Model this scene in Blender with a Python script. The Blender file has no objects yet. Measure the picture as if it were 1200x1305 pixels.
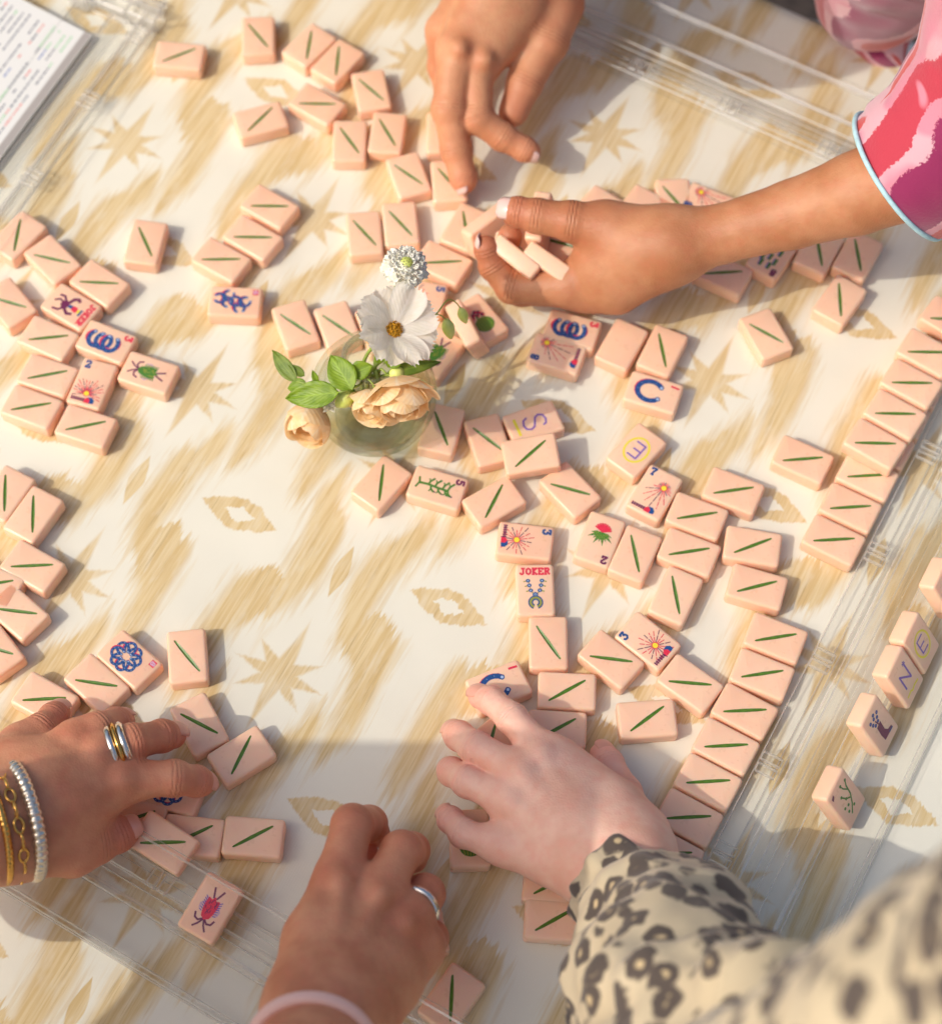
import bpy, bmesh, math, random
import numpy as np
from mathutils import Vector, Matrix, Euler

# ------------------------------------------------------------------ camera, world, sun, exposure
scene = bpy.context.scene
MM = 0.001
T = 10.0                      # tile thickness, millimetres
CAM_H = 940.77 + T            # camera height above the cloth, millimetres
PITCH, ROLL, FPX = math.radians(63.615), math.radians(-0.649), 2493.05   # focal length in pixels of the 1200 px wide photograph
IW, IH = 1200.0, 1305.0

cam_data = bpy.data.cameras.new('camera')
cam = bpy.data.objects.new('camera', cam_data)
scene.collection.objects.link(cam)
cam.location = (0, 0, CAM_H * MM)
_f = Vector((0, math.cos(PITCH), -math.sin(PITCH)))
_r0, _u0 = Vector((1, 0, 0)), Vector((0, math.sin(PITCH), math.cos(PITCH)))
_r = _r0 * math.cos(ROLL) + _u0 * math.sin(ROLL) * 1.0
_u = _u0 * math.cos(ROLL) - _r0 * math.sin(ROLL)
# picture x = cos*x - sin*y, so the camera axes turn the other way
_r = _r0 * math.cos(ROLL) - _u0 * math.sin(ROLL)
_u = _u0 * math.cos(ROLL) + _r0 * math.sin(ROLL)
cam.rotation_euler = Matrix((( _r.x, _u.x, -_f.x), (_r.y, _u.y, -_f.y), (_r.z, _u.z, -_f.z))).to_euler()
cam_data.sensor_fit = 'HORIZONTAL'
cam_data.sensor_width = 36.0
cam_data.lens = 36.0 * FPX / IW
cam_data.clip_start, cam_data.clip_end = 0.02, 60.0
cam_data.dof.use_dof = True
cam_data.dof.focus_distance = 0.985
cam_data.dof.aperture_fstop = 6.0
scene.camera = cam

SUN_TO = Vector((-0.905, -0.42, 0.98)).normalized()      # towards the sun
world = bpy.data.worlds.new('World'); scene.world = world
world.use_nodes = True
_nt = world.node_tree
_sky = _nt.nodes.new('ShaderNodeTexSky'); _sky.sky_type = 'NISHITA'; _sky.sun_disc = False
_sky.sun_elevation = math.asin(SUN_TO.z)
_sky.sun_rotation = math.atan2(SUN_TO.x, SUN_TO.y)
_sky.air_density, _sky.dust_density, _sky.ozone_density = 1.4, 8.0, 4.0
_bg = _nt.nodes['Background']; _bg.inputs['Strength'].default_value = 0.15
_nt.links.new(_sky.outputs[0], _bg.inputs['Color'])

sun_data = bpy.data.lights.new('sun', 'SUN')
sun_data.energy = 2.0; sun_data.angle = math.radians(0.55); sun_data.color = (1.0, 0.95, 0.85)
sun = bpy.data.objects.new('sun', sun_data); scene.collection.objects.link(sun)
sun.rotation_euler = SUN_TO.to_track_quat('Z', 'Y').to_euler()
sun.location = (-2, -1, 3)

vs = scene.view_settings
vs.view_transform = 'Standard'; vs.look = 'None'; vs.exposure = -0.05; vs.gamma = 1.0; vs.use_curve_mapping = False
scene.render.engine = 'CYCLES'
scene.cycles.use_denoising = True
scene.cycles.max_bounces = 10
scene.cycles.transparent_max_bounces = 24
scene.cycles.transmission_bounces = 8
scene.cycles.caustics_reflective = False
scene.cycles.caustics_refractive = False
scene.cycles.sample_clamp_indirect = 6.0

# ------------------------------------------------------------------ geometry helpers
def W(px, py, z=0.0):
    """photograph pixel -> point (mm) at height z above the cloth"""
    x, y = px - IW / 2, -(py - IH / 2)
    c, s = math.cos(ROLL), math.sin(ROLL)
    x, y = c * x + s * y, -s * x + c * y
    cp, sp = math.cos(PITCH), math.sin(PITCH)
    d = (x / FPX, cp + y / FPX * sp, -sp + y / FPX * cp)
    t = (z - CAM_H) / d[2]
    return Vector((d[0] * t, d[1] * t, z))

COL = scene.collection
def link(o, parent=None):
    COL.objects.link(o)
    if parent is not None: o.parent = parent
    return o
def mesh_obj(name, verts, faces, mats, parent=None, smooth=False, fmat=None, scale=MM):
    me = bpy.data.meshes.new(name)
    me.from_pydata([(v[0] * scale, v[1] * scale, v[2] * scale) for v in verts], [], faces)
    for m in (mats if isinstance(mats, (list, tuple)) else [mats]): me.materials.append(m)
    if fmat is not None: me.polygons.foreach_set('material_index', fmat)
    if smooth: me.polygons.foreach_set('use_smooth', [True] * len(me.polygons))
    me.update()
    return link(bpy.data.objects.new(name, me), parent)
def tag(o, label, cat, group=None):
    o['label'] = label; o['category'] = cat
    if group: o['group'] = group
    return o
def empty(name, loc):
    o = bpy.data.objects.new(name, None); o.empty_display_size = 0.01
    o.location = Vector(loc) * MM
    return link(o)

# ------------------------------------------------------------------ node helpers
class G:
    """tiny expression builder for shader maths"""
    def __init__(self, nt): self.nt = nt
    def node(self, t, **kw):
        n = self.nt.nodes.new(t)
        for k, v in kw.items(): setattr(n, k, v)
        return n
    def _set(self, sock, v):
        if isinstance(v, bpy.types.NodeSocket): self.nt.links.new(v, sock)
        else: sock.default_value = v
    def m(self, op, a, b=0.0, c=0.0, clamp=False):
        n = self.node('ShaderNodeMath', operation=op); n.use_clamp = clamp
        self._set(n.inputs[0], a); self._set(n.inputs[1], b)
        if op in ('MULTIPLY_ADD', 'SMOOTH_MIN', 'SMOOTH_MAX', 'WRAP', 'COMPARE'): self._set(n.inputs[2], c)
        return n.outputs[0]
    def add(self, a, b): return self.m('ADD', a, b)
    def sub(self, a, b): return self.m('SUBTRACT', a, b)
    def mul(self, a, b): return self.m('MULTIPLY', a, b)
    def abs(self, a): return self.m('ABSOLUTE', a)
    def mx(self, a, b): return self.m('MAXIMUM', a, b)
    def mn(self, a, b): return self.m('MINIMUM', a, b)
    def ramp(self, x, lo, hi, a=0.0, b=1.0):
        n = self.node('ShaderNodeMapRange'); n.clamp = True; n.interpolation_type = 'SMOOTHSTEP'
        self._set(n.inputs['Value'], x)
        for k, v in (('From Min', lo), ('From Max', hi), ('To Min', a), ('To Max', b)): self._set(n.inputs[k], v)
        return n.outputs[0]
    def curve(self, x, pts):
        n = self.node('ShaderNodeFloatCurve'); cv = n.mapping.curves[0]
        while len(cv.points) > 2: cv.points.remove(cv.points[1])
        cv.points[0].location = pts[0]; cv.points[1].location = pts[-1]
        for p in pts[1:-1]: cv.points.new(*p)
        n.mapping.update(); self._set(n.inputs['Value'], x)
        return n.outputs[0]
    def vec(self, x, y, z=0.0):
        n = self.node('ShaderNodeCombineXYZ')
        for i, v in enumerate((x, y, z)): self._set(n.inputs[i], v)
        return n.outputs[0]
    def noise(self, v, scale=1.0, detail=2.0, rough=0.5, out='Fac'):
        n = self.node('ShaderNodeTexNoise'); self._set(n.inputs['Vector'], v)
        n.inputs['Scale'].default_value = scale; n.inputs['Detail'].default_value = detail; n.inputs['Roughness'].default_value = rough
        return n.outputs[out]
    def voronoi(self, v, scale=1.0, feature='F1', out='Distance', rnd=1.0):
        n = self.node('ShaderNodeTexVoronoi', feature=feature); self._set(n.inputs['Vector'], v)
        n.inputs['Scale'].default_value = scale
        if 'Randomness' in n.inputs: n.inputs['Randomness'].default_value = rnd
        return n.outputs[out]
    def mixc(self, f, a, b, blend='MIX'):
        n = self.node('ShaderNodeMix', data_type='RGBA'); n.blend_type = blend
        self._set(n.inputs['Factor'], f)
        self._set(n.inputs[6], a); self._set(n.inputs[7], b)
        return n.outputs[2]
    def bump(self, h, strength=0.3, dist=0.001, normal=None):
        n = self.node('ShaderNodeBump'); n.inputs['Strength'].default_value = strength; n.inputs['Distance'].default_value = dist
        self._set(n.inputs['Height'], h)
        if normal is not None: self._set(n.inputs['Normal'], normal)
        return n.outputs[0]

def srgb(r, g, b, a=1.0):
    f = lambda c: (c / 12.92 if c <= 0.04045 else ((c + 0.055) / 1.055) ** 2.4)
    return (f(r / 255.0), f(g / 255.0), f(b / 255.0), a)
def new_mat(name):
    m = bpy.data.materials.new(name); m.use_nodes = True
    return m, G(m.node_tree), m.node_tree.nodes['Principled BSDF']
def plain(name, col, rough=0.5, spec=0.5, noise=0.0, nscale=300.0, **kw):
    m, g, p = new_mat(name)
    p.inputs['Roughness'].default_value = rough
    p.inputs['Specular IOR Level'].default_value = spec
    if noise:
        co = g.node('ShaderNodeTexCoord').outputs['Object']
        n = g.noise(co, nscale, 3.0)
        f = g.ramp(n, 0.3, 0.7)
        dark = tuple(c * (1 - noise) for c in col[:3]) + (1,)
        light = tuple(min(1, c * (1 + noise)) for c in col[:3]) + (1,)
        g._set(p.inputs['Base Color'], g.mixc(f, dark, light))
    else: p.inputs['Base Color'].default_value = col
    for k, v in kw.items(): p.inputs[k].default_value = v
    return m
# ------------------------------------------------------------------ tablecloth with the ikat print
LA, LB, LO = (113.9, -53.55), (-58.98, -116.35), (-208.92, 715.7)     # the print's repeat on the cloth, mm
_det = LA[0] * LB[1] - LB[0] * LA[1]
def cloth_uv(x, y):
    dx, dy = x - LO[0], y - LO[1]
    return ((dx * LB[1] - LB[0] * dy) / _det, (LA[0] * dy - dx * LA[1]) / _det)

def cloth_material():
    m, g, p = new_mat('ikat_cotton')
    uv = g.node('ShaderNodeUVMap').outputs[0]
    sp = g.node('ShaderNodeSeparateXYZ'); g.nt.links.new(uv, sp.inputs[0])
    U, V = sp.outputs[0], sp.outputs[1]
    # warp threads slip along v: the feathered ends of an ikat
    thread = g.noise(g.vec(g.mul(U, 75.0), g.mul(V, 3.2)), 1.0, 2.0, 0.6)
    thread2 = g.noise(g.vec(g.mul(U, 24.0), g.mul(V, 2.2), 7.3), 1.0, 2.0, 0.5)
    slip = g.add(g.mul(g.sub(thread, 0.5), 0.17), g.mul(g.sub(thread2, 0.5), 0.13))
    wob = g.mul(g.sub(g.noise(g.vec(g.mul(U, 5.0), g.mul(V, 5.0), 3.1), 1.0, 2.0), 0.5), 0.035)
    Vs = g.add(V, slip); Us = g.add(U, wob)
    Vw = g.add(V, g.mul(slip, 0.12)); Uw = g.add(U, g.mul(wob, 0.5))
    fr = lambda x, off: g.sub(g.m('FRACT', g.add(x, off)), 0.0)
    # bands
    us = fr(Us, 0.0)
    w = g.mn(us, g.sub(1.0, us))                       # mirrored about the star column and the eye column
    v0 = fr(Vs, 0.0)
    def band(vv, lo, hi):
        a, b = g.curve(vv, lo), g.curve(vv, hi)
        return g.mn(g.sub(w, a), g.sub(b, w))
    b1 = band(v0, [(0, .30), (.03, .24), (.12, .20), (.22, .155), (.30, .09), (.42, .07), (.55, .072), (.66, .10), (.76, .135), (.83, .17), (1, .2)],
                  [(0, .12), (.03, .20), (.12, .255), (.22, .265), (.30, .245), (.42, .22), (.55, .205), (.66, .20), (.76, .19), (.83, .13), (1, .1)])
    v1 = fr(Vs, 0.5)                                     # .62 -> 1.27 becomes .12 -> .77
    b2 = band(v1, [(0, .4), (.08, .34), (.13, .17), (.20, .125), (.25, .14), (.31, .20), (.40, .27), (.55, .29), (.66, .30), (.75, .315), (.82, .36), (1, .4)],
                  [(0, .2), (.08, .24), (.13, .34), (.18, .375), (.25, .385), (.40, .395), (.55, .40), (.66, .385), (.75, .35), (.82, .31), (1, .2)])
    bands = g.mx(b1, b2)
    core_ = g.ramp(bands, -0.036, 0.026)
    wash = g.mul(g.ramp(bands, -0.075, -0.01), g.ramp(g.noise(g.vec(g.mul(U, 60.0), g.mul(V, 4.0), 5.5), 1.0, 2.0), 0.42, 0.62))
    edge = g.mx(core_, g.mul(wash, 0.6))
    # star of eight thin arms
    su = g.sub(fr(Uw, 0.5), 0.5); sv = g.sub(fr(Vw, 0.5), 0.5)
    def arm(cx, cy, L, wd):
        t = g.add(g.mul(su, cx), g.mul(sv, cy)); s = g.sub(g.mul(su, cy), g.mul(sv, cx))
        return g.sub(g.mul(g.sub(1.0, g.mul(g.abs(t), 1.0 / L)), wd), g.abs(s))
    star = g.mx(g.mx(arm(0, 1, .250, .046), arm(1, 0.03, .195, .044)), g.mx(arm(.80, .60, .175, .045), arm(.80, -.60, .175, .045)))
    starm = g.ramp(star, -0.009, 0.010)
    # eye (lens ring) in the middle of the cell
    eu = g.sub(fr(Uw, 0.02), 0.5); ev = g.sub(fr(g.add(V, g.mul(slip, 0.22)), 0.06), 0.5)
    e1 = g.sub(g.sub(1.0, g.m('POWER', g.mul(g.abs(eu), 1 / .185), 1.5)), g.mul(g.abs(ev), 1 / .078))
    e2 = g.sub(g.sub(1.0, g.mul(g.abs(eu), 1 / .075)), g.mul(g.abs(ev), 1 / .040))
    eye = g.mul(g.ramp(e1, -0.05, 0.12), g.ramp(e2, 0.12, -0.05, 0.0, 1.0))
    eye = g.mul(g.ramp(e1, -0.05, 0.12), g.sub(1.0, g.ramp(e2, -0.05, 0.15)))
    # leaf between two stars
    lu = su; lv = g.sub(fr(Vw, 0.0), 0.49)
    lf = g.sub(g.sub(1.0, g.m('POWER', g.mul(g.abs(lv), 1 / .125), 1.4)), g.mul(g.abs(g.add(lu, g.mul(lv, -0.08))), 1 / .036))
    leaf = g.ramp(lf, -0.08, 0.12)
    mask = g.mx(g.mx(edge, g.mul(starm, .92)), g.mx(eye, leaf))
    # dye is streaky along the warp
    st = g.noise(g.vec(g.mul(U, 55.0), g.mul(V, 2.0), 1.7), 1.0, 3.0, 0.65)
    st2 = g.noise(g.vec(g.mul(U, 130.0), g.mul(V, 3.0), 4.4), 1.0, 2.0, 0.6)
    dye = g.mixc(g.ramp(st, 0.36, 0.66), srgb(222, 200, 156), srgb(208, 178, 124))
    dye = g.mixc(g.mul(g.ramp(st2, 0.58, 0.72), 0.75), dye, srgb(184, 154, 104))
    patch = g.noise(g.vec(g.mul(U, 14.0), g.mul(V, 4.0), 9.0), 1.0, 3.0, 0.7)
    opac = g.mul(mask, g.ramp(patch, 0.30, 0.52, 0.72, 1.0))
    white = g.mixc(g.noise(g.vec(g.mul(U, 3.0), g.mul(V, 3.0)), 1.0, 2.0), srgb(234, 230, 215), srgb(228, 223, 206))
    col = g.mixc(opac, white, dye)
    # plain weave
    wx = g.m('SINE', g.mul(U, 2 * math.pi * 128)); wy = g.m('SINE', g.mul(V, 2 * math.pi * 128))
    weave = g.mul(wx, wy)
    slub = g.noise(g.vec(g.mul(U, 500.0), g.mul(V, 30.0)), 1.0, 2.0)
    col = g.mixc(g.mul(g.add(g.ramp(weave, -1.0, 1.0), g.noise(g.vec(g.mul(U, 260.0), g.mul(V, 260.0)), 1.0, 2.0)), 0.11), col, srgb(196, 180, 150), 'MIX')
    g._set(p.inputs['Base Color'], col)
    p.inputs['Roughness'].default_value = 0.85
    p.inputs['Specular IOR Level'].default_value = 0.2
    p.inputs['Sheen Weight'].default_value = 0.15
    fold = g.noise(g.vec(g.mul(U, 1.3), g.mul(V, 1.7), 2.0), 1.0, 2.0)
    h = g.add(g.mul(weave, 0.06), g.mul(slub, 0.22))
    g._set(p.inputs['Normal'], g.bump(h, 0.5, 0.0007, g.bump(fold, 0.25, 0.012)))
    return m

# the table edge runs behind the far rack; beyond it the cloth turns down
EDGE_A = math.radians(-29.5)
_ed = Vector((math.cos(EDGE_A), math.sin(EDGE_A))); _en = Vector((-_ed.y, _ed.x))
_e0 = W(1045, 42); EDGE_OFF = _en.dot(Vector((_e0.x, _e0.y)))
def build_cloth():
    ts = list(np.arange(-1100, 1101, 60.0))
    rr = 14.0
    ss = list(np.arange(-1300, -60, 80.0)) + list(np.arange(-60, 45, 3.0)) + list(np.arange(45, 560, 40.0))
    verts, uvs = [], []
    rnd = random.Random(3)
    for s in ss:
        for t in ts:
            if s < 0: off, z = s, 0.0
            elif s < rr * math.pi / 2:
                a = s / rr; off, z = rr * math.sin(a), -rr * (1 - math.cos(a))
            else:
                off, z = rr, -rr - (s - rr * math.pi / 2)
                off += 9 * math.sin(t / 55.0) * min(1, (s - rr * 1.57) / 120.0)
            q = _en * (EDGE_OFF + off) + _ed * t
            qf = _en * (EDGE_OFF + s) + _ed * t
            verts.append((q.x, q.y, z)); uvs.append(cloth_uv(qf.x, qf.y))
    nt, faces = len(ts), []
    for i in range(len(ss) - 1):
        for j in range(nt - 1):
            faces.append((i * nt + j, i * nt + j + 1, (i + 1) * nt + j + 1, (i + 1) * nt + j))
    o = mesh_obj('tablecloth', verts, faces, cloth_material(), smooth=True)
    uvl = o.data.uv_layers.new(name='UVMap')
    for lp in o.data.loops: uvl.data[lp.index].uv = uvs[lp.vertex_index]
    if o.data.polygons[0].normal.z < 0: o.data.flip_normals()
    tag(o, 'cream tablecloth printed with tan stars, eyes and brushed streaks', 'tablecloth')
    return o
build_cloth()
# ------------------------------------------------------------------ mahjong tiles
TL_, TW_ = 30.0, 20.2
def tile_material():
    m, g, p = new_mat('peach_tile_resin')
    oi = g.node('ShaderNodeObjectInfo').outputs['Random']
    co = g.node('ShaderNodeTexCoord').outputs['Object']
    n = g.noise(co, 60.0, 3.0)
    c = g.mixc(oi, srgb(247, 202, 171), srgb(244, 195, 163))
    c = g.mixc(g.mul(g.ramp(n, 0.35, 0.75), 0.25), c, srgb(250, 211, 183))
    g._set(p.inputs['Base Color'], c)
    p.inputs['Roughness'].default_value = 0.34
    p.inputs['Subsurface Weight'].default_value = 0.5
    p.inputs['Subsurface Radius'].default_value = (1.0, 0.45, 0.25)
    p.inputs['Subsurface Scale'].default_value = 0.0045
    scr = g.noise(co, 900.0, 2.0)
    g._set(p.inputs['Roughness'], g.ramp(g.noise(co, 140.0, 3.0), 0.3, 0.7, 0.27, 0.42))
    g._set(p.inputs['Normal'], g.bump(scr, 0.06, 0.0004))
    return m
M_TILE = tile_material()
M_GREEN = plain('green_groove_paint', srgb(82, 120, 36), 0.35, noise=0.15, nscale=500)
INK = dict(
    navy=plain('navy_inlay', srgb(30, 74, 134), 0.4, noise=0.25, nscale=1500),
    red=plain('red_inlay', srgb(222, 48, 74), 0.4, noise=0.15, nscale=1500),
    plum=plain('plum_inlay', srgb(112, 36, 78), 0.4, noise=0.2, nscale=1500),
    green=plain('green_inlay', srgb(74, 124, 46), 0.4, noise=0.3, nscale=1500),
    yellow=plain('yellow_inlay', srgb(238, 216, 60), 0.35),
    violet=plain('violet_inlay', srgb(128, 92, 176), 0.35),
    olive=plain('olive_inlay', srgb(150, 150, 60), 0.4),
    sky=plain('pale_blue_inlay', srgb(170, 190, 220), 0.4),
    lilac=plain('lilac_inlay', srgb(205, 165, 190), 0.4))
INKS = list(INK)

def rounded_rect(hx, hy, r, n=3):
    pts = []
    for cx, cy, a0 in ((hx - r, hy - r, 0), (-hx + r, hy - r, 90), (-hx + r, -hy + r, 180), (hx - r, -hy + r, 270)):
        for k in range(n + 1):
            a = math.radians(a0 + 90.0 * k / n)
            pts.append((cx + r * math.cos(a), cy + r * math.sin(a)))
    return pts
LINE_A = math.radians(33.1); LINE_H = 11.2
def groove_loop():
    prof = [(-1, .24), (-.95, .50), (-.6, .80), (0, .98), (.6, .84), (.95, .52), (1, .22)]
    up = [(t * LINE_H, w) for t, w in prof]; dn = [(t * LINE_H, -w) for t, w in reversed(prof)]
    c, s = math.cos(LINE_A), math.sin(LINE_A)
    return [(x * c - y * s, x * s + y * c) for x, y in up + dn]
def tile_body(groove):
    bm = bmesh.new(); R = 1.55; n = 5
    hx, hy = TL_ / 2, TW_ / 2
    levels = []
    for k in range(4): a = math.pi / 2 * k / 3; levels.append((R * (1 - math.sin(a)), R * (1 - math.cos(a))))
    rings = []
    seq = [(i, z) for i, z in levels] + [(i, T - z) for i, z in reversed(levels)]
    for inset, z in seq:
        rad = max(0.4, 1.9 - inset * 0.75)
        rings.append([bm.verts.new((x * MM, y * MM, z * MM)) for x, y in rounded_rect(hx - inset, hy - inset, rad)])
    N = len(rings[0])
    for a, b in zip(rings, rings[1:]):
        for j in range(N): bm.faces.new((a[j], a[(j + 1) % N], b[(j + 1) % N], b[j]))
    bm.faces.new(list(reversed(rings[0])))
    if groove:
        loop = [bm.verts.new((x * MM, y * MM, T * MM)) for x, y in groove_loop()]
        es = [bm.edges.new((loop[j], loop[(j + 1) % len(loop)])) for j in range(len(loop))]
        es += [bm.edges.get((rings[-1][j], rings[-1][(j + 1) % N])) for j in range(N)]
        bmesh.ops.triangle_fill(bm, use_beauty=True, use_dissolve=False, edges=es)
    else: bm.faces.new(rings[-1])
    bmesh.ops.recalc_face_normals(bm, faces=bm.faces)
    for f in bm.faces: f.smooth = True
    me = bpy.data.meshes.new('mahjong_tile'); bm.to_mesh(me); bm.free()
    me.materials.append(M_TILE)
    try: me.set_sharp_from_angle(angle=math.radians(50))
    except Exception: pass
    return me
def groove_mesh():
    lp = groove_loop(); n = len(lp); h = n // 2
    v = [(x, y, T) for x, y in lp]; c0 = len(v)
    for i in range(h):
        a, b = lp[i], lp[n - 1 - i]
        v.append(((a[0] + b[0]) / 2, (a[1] + b[1]) / 2, T - (0.42 if 0 < i < h - 1 else 0.25)))
    f = []
    for i in range(h - 1):
        f.append((i, i + 1, c0 + i + 1, c0 + i)); f.append((n - 2 - i, n - 1 - i, c0 + i, c0 + i + 1))
    f += [(0, c0, n - 1), (h - 1, h, c0 + h - 1)]
    me = bpy.data.meshes.new('engraved_line')
    me.from_pydata([(a * MM, b * MM, c * MM) for a, b, c in v], [], f); me.materials.append(M_GREEN)
    me.validate(); me.update()
    return me
ME_BACK, ME_FACE, ME_LINE = tile_body(True), tile_body(False), groove_mesh()

class Art:
    """flat inlays drawn in portrait tile coordinates (x right, y up, mm)"""
    def __init__(self): self.v, self.f, self.m = [], [], []; self.z = 0.0
    def poly(self, ink, pts):
        self.z += 0.0012; b = len(self.v)
        for x, y in pts: self.v.append((y, -x, T + 0.03 + self.z))
        self.f.append(tuple(range(b, b + len(pts)))); self.m.append(INKS.index(ink))
    def stroke(self, ink, pts, w=0.8):
        w *= 1.22
        for (x0, y0), (x1, y1) in zip(pts, pts[1:]):
            dx, dy = x1 - x0, y1 - y0; L = math.hypot(dx, dy) or 1e-6
            nx, ny = -dy / L * w / 2, dx / L * w / 2; ex, ey = dx / L * w * .25, dy / L * w * .25
            self.poly(ink, [(x0 + nx - ex, y0 + ny - ey), (x0 - nx - ex, y0 - ny - ey), (x1 - nx + ex, y1 - ny + ey), (x1 + nx + ex, y1 + ny + ey)])
    def disc(self, ink, x, y, r, n=12, ry=None): self.poly(ink, [(x + r * math.cos(6.2832 * k / n), y + (ry or r) * math.sin(6.2832 * k / n)) for k in range(n)])
    def arc(self, ink, x, y, r, a0, a1, w=0.8, n=12, ry=None):
        ry = ry or r
        self.stroke(ink, [(x + r * math.cos(math.radians(a0 + (a1 - a0) * k / n)), y + ry * math.sin(math.radians(a0 + (a1 - a0) * k / n))) for k in range(n + 1)], w)
    def build(self, name, parent):
        if not self.v: return
        o = mesh_obj(name, self.v, self.f, [INK[k] for k in INKS], parent, fmat=self.m)
        for p in o.data.polygons:
            pass
        return o
GLY = {  # slab lettering on a 0..1 by 0..1.4 grid
 '1': [[(.1, 1.1), (.5, 1.4), (.5, 0)], [(.15, 0), (.85, 0)]],
 '2': [[(.05, 1.05), (.15, 1.3), (.5, 1.4), (.85, 1.3), (.9, 1.0), (.1, .0), (.95, .0), (.95, .3)]],
 '3': [[(.05, 1.1), (.1, 1.4), (.9, 1.4), (.5, .85), (.85, .7), (.9, .3), (.6, 0), (.2, .05), (.05, .3)]],
 '5': [[(.9, 1.4), (.15, 1.4), (.15, .8), (.6, .85), (.9, .6), (.85, .15), (.5, 0), (.15, .05), (.05, .3)]],
 '6': [[(.85, 1.3), (.4, 1.4), (.1, .9), (.1, .3), (.4, 0), (.8, .15), (.85, .55), (.5, .8), (.12, .6)]],
 '7': [[(.08, 1.1), (.08, 1.4), (.92, 1.4), (.5, .6), (.45, 0)], [(.25, 0), (.7, 0)]],
 '8': [[(.5, .75), (.15, .95), (.2, 1.3), (.5, 1.4), (.8, 1.3), (.85, .95), (.5, .75), (.1, .45), (.15, .1), (.5, 0), (.85, .1), (.9, .45), (.5, .75)]],
 'J': [[(.35, 1.4), (.95, 1.4)], [(.68, 1.4), (.68, .25), (.45, 0), (.15, .1), (.08, .35)]],
 'O': [[(.5, 1.4), (.15, 1.15), (.08, .7), (.15, .25), (.5, 0), (.85, .25), (.92, .7), (.85, 1.15), (.5, 1.4)]],
 'K': [[(.22, 0), (.22, 1.4)], [(.85, 1.4), (.24, .65), (.9, 0)], [(.05, 0), (.4, 0)], [(.05, 1.4), (.4, 1.4)], [(.7, 0), (1.0, 0)], [(.65, 1.4), (1.0, 1.4)]],
 'E': [[(.9, 1.1), (.9, 1.4), (.2, 1.4), (.2, 0), (.92, 0), (.92, .3)], [(.2, .72), (.65, .72)], [(.05, 0), (.3, 0)], [(.05, 1.4), (.3, 1.4)]],
 'R': [[(.22, 0), (.22, 1.4), (.7, 1.4), (.88, 1.1), (.7, .75), (.22, .7)], [(.5, .7), (.95, 0)], [(.05, 0), (.4, 0)], [(.05, 1.4), (.3, 1.4)]]}
def glyph(a, ink, ch, x, y, w, h, lw):
    for st in GLY[ch]: a.stroke(ink, [(x + p * w, y + q / 1.4 * h) for p, q in st], lw)
def number(ch, ink, boxed=False):
    a = Art()
    if boxed:
        a.poly(ink, [(-8.0, 9.6), (-4.6, 9.6), (-4.6, 12.9), (-8.0, 12.9)]); glyph(a, 'lilac', ch, -7.4, 10.1, 2.2, 2.3, .55)
    else: glyph(a, ink, ch, -7.8, 9.0, 2.9, 4.0, 0.95)
    return a
def barn(a, x0, y0, flip=1):
    for k in range(6): a.stroke('plum', [(x0 + flip * k * 1.35, y0), (x0 + flip * k * 1.35, y0 + 1.9)], .55)
    for yy in (.5, 1.3): a.stroke('plum', [(x0 - flip * .3, y0 + yy), (x0 + flip * 7.0, y0 + yy)], .42)
    bx = x0 + flip * 7.2
    a.poly('red', [(bx, y0 - .6), (bx + flip * 3.2, y0 - .6), (bx + flip * 3.2, y0 + 1.6), (bx + flip * 1.6, y0 + 3.0), (bx, y0 + 1.6)])
    a.poly('navy', [(bx + flip * 3.2, y0 - .6), (bx + flip * 5.6, y0 - .2), (bx + flip * 5.6, y0 + 1.8), (bx + flip * 4.0, y0 + 3.3), (bx + flip * 1.6, y0 + 3.0), (bx + flip * 3.2, y0 + 1.6)])
def sun_art(sx, sy, n, rmax, a0=0, a1=360, flip=1, bx=None, by=-12.0, long_down=False):
    a = Art(); rnd = random.Random(n * 7 + int(sx * 10))
    for k in range(n):
        an = math.radians(a0 + (a1 - a0) * (k + .5) / n); r1 = rmax * (0.72 + 0.28 * rnd.random())
        if long_down: r1 = 3.6 + (rmax - 3.6) * max(0, -math.sin(an)) ** .6
        ink = ('red', 'red', 'plum')[k % 3]; c, s = math.cos(an), math.sin(an); r = 2.1
        while r < r1 - .5:
            e = min(r1, r + (2.6 if k % 2 else 3.6)); x1, y1 = sx + c * e, sy + s * e
            if abs(x1) < 8.6 and abs(y1) < 13.3: a.stroke(ink, [(sx + c * r, sy + s * r), (x1, y1)], .38)
            r = e + .8
    a.disc('red', sx, sy, 1.95, 14); a.disc('yellow', sx, sy, 1.5, 14)
    barn(a, -7.6 * flip if bx is None else bx, by, flip)
    return a
def shoe(a, x, y, r, ang, w=1.35, red=True):
    if red: a.arc('red', x - .3, y - .3, r + .15, ang + 35, ang + 325, w * .8, 14, r * 1.25)
    c, s = math.cos(math.radians(ang)), math.sin(math.radians(ang))
    pts = []
    for k in range(17):
        t = math.radians(38 + 284 * k / 16); q = (r * 1.15 * math.cos(t), r * math.sin(t))
        pts.append((x + q[0] * c - q[1] * s, y + q[0] * s + q[1] * c))
    a.stroke('navy', pts, w)
    for k in range(2, 15, 2): a.disc('sky', pts[k][0], pts[k][1], .22, 6)
    for e in (pts[0], pts[-1]): a.disc('navy', e[0], e[1], w * .62, 8); a.disc('sky', e[0], e[1], w * .36, 8)
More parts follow.
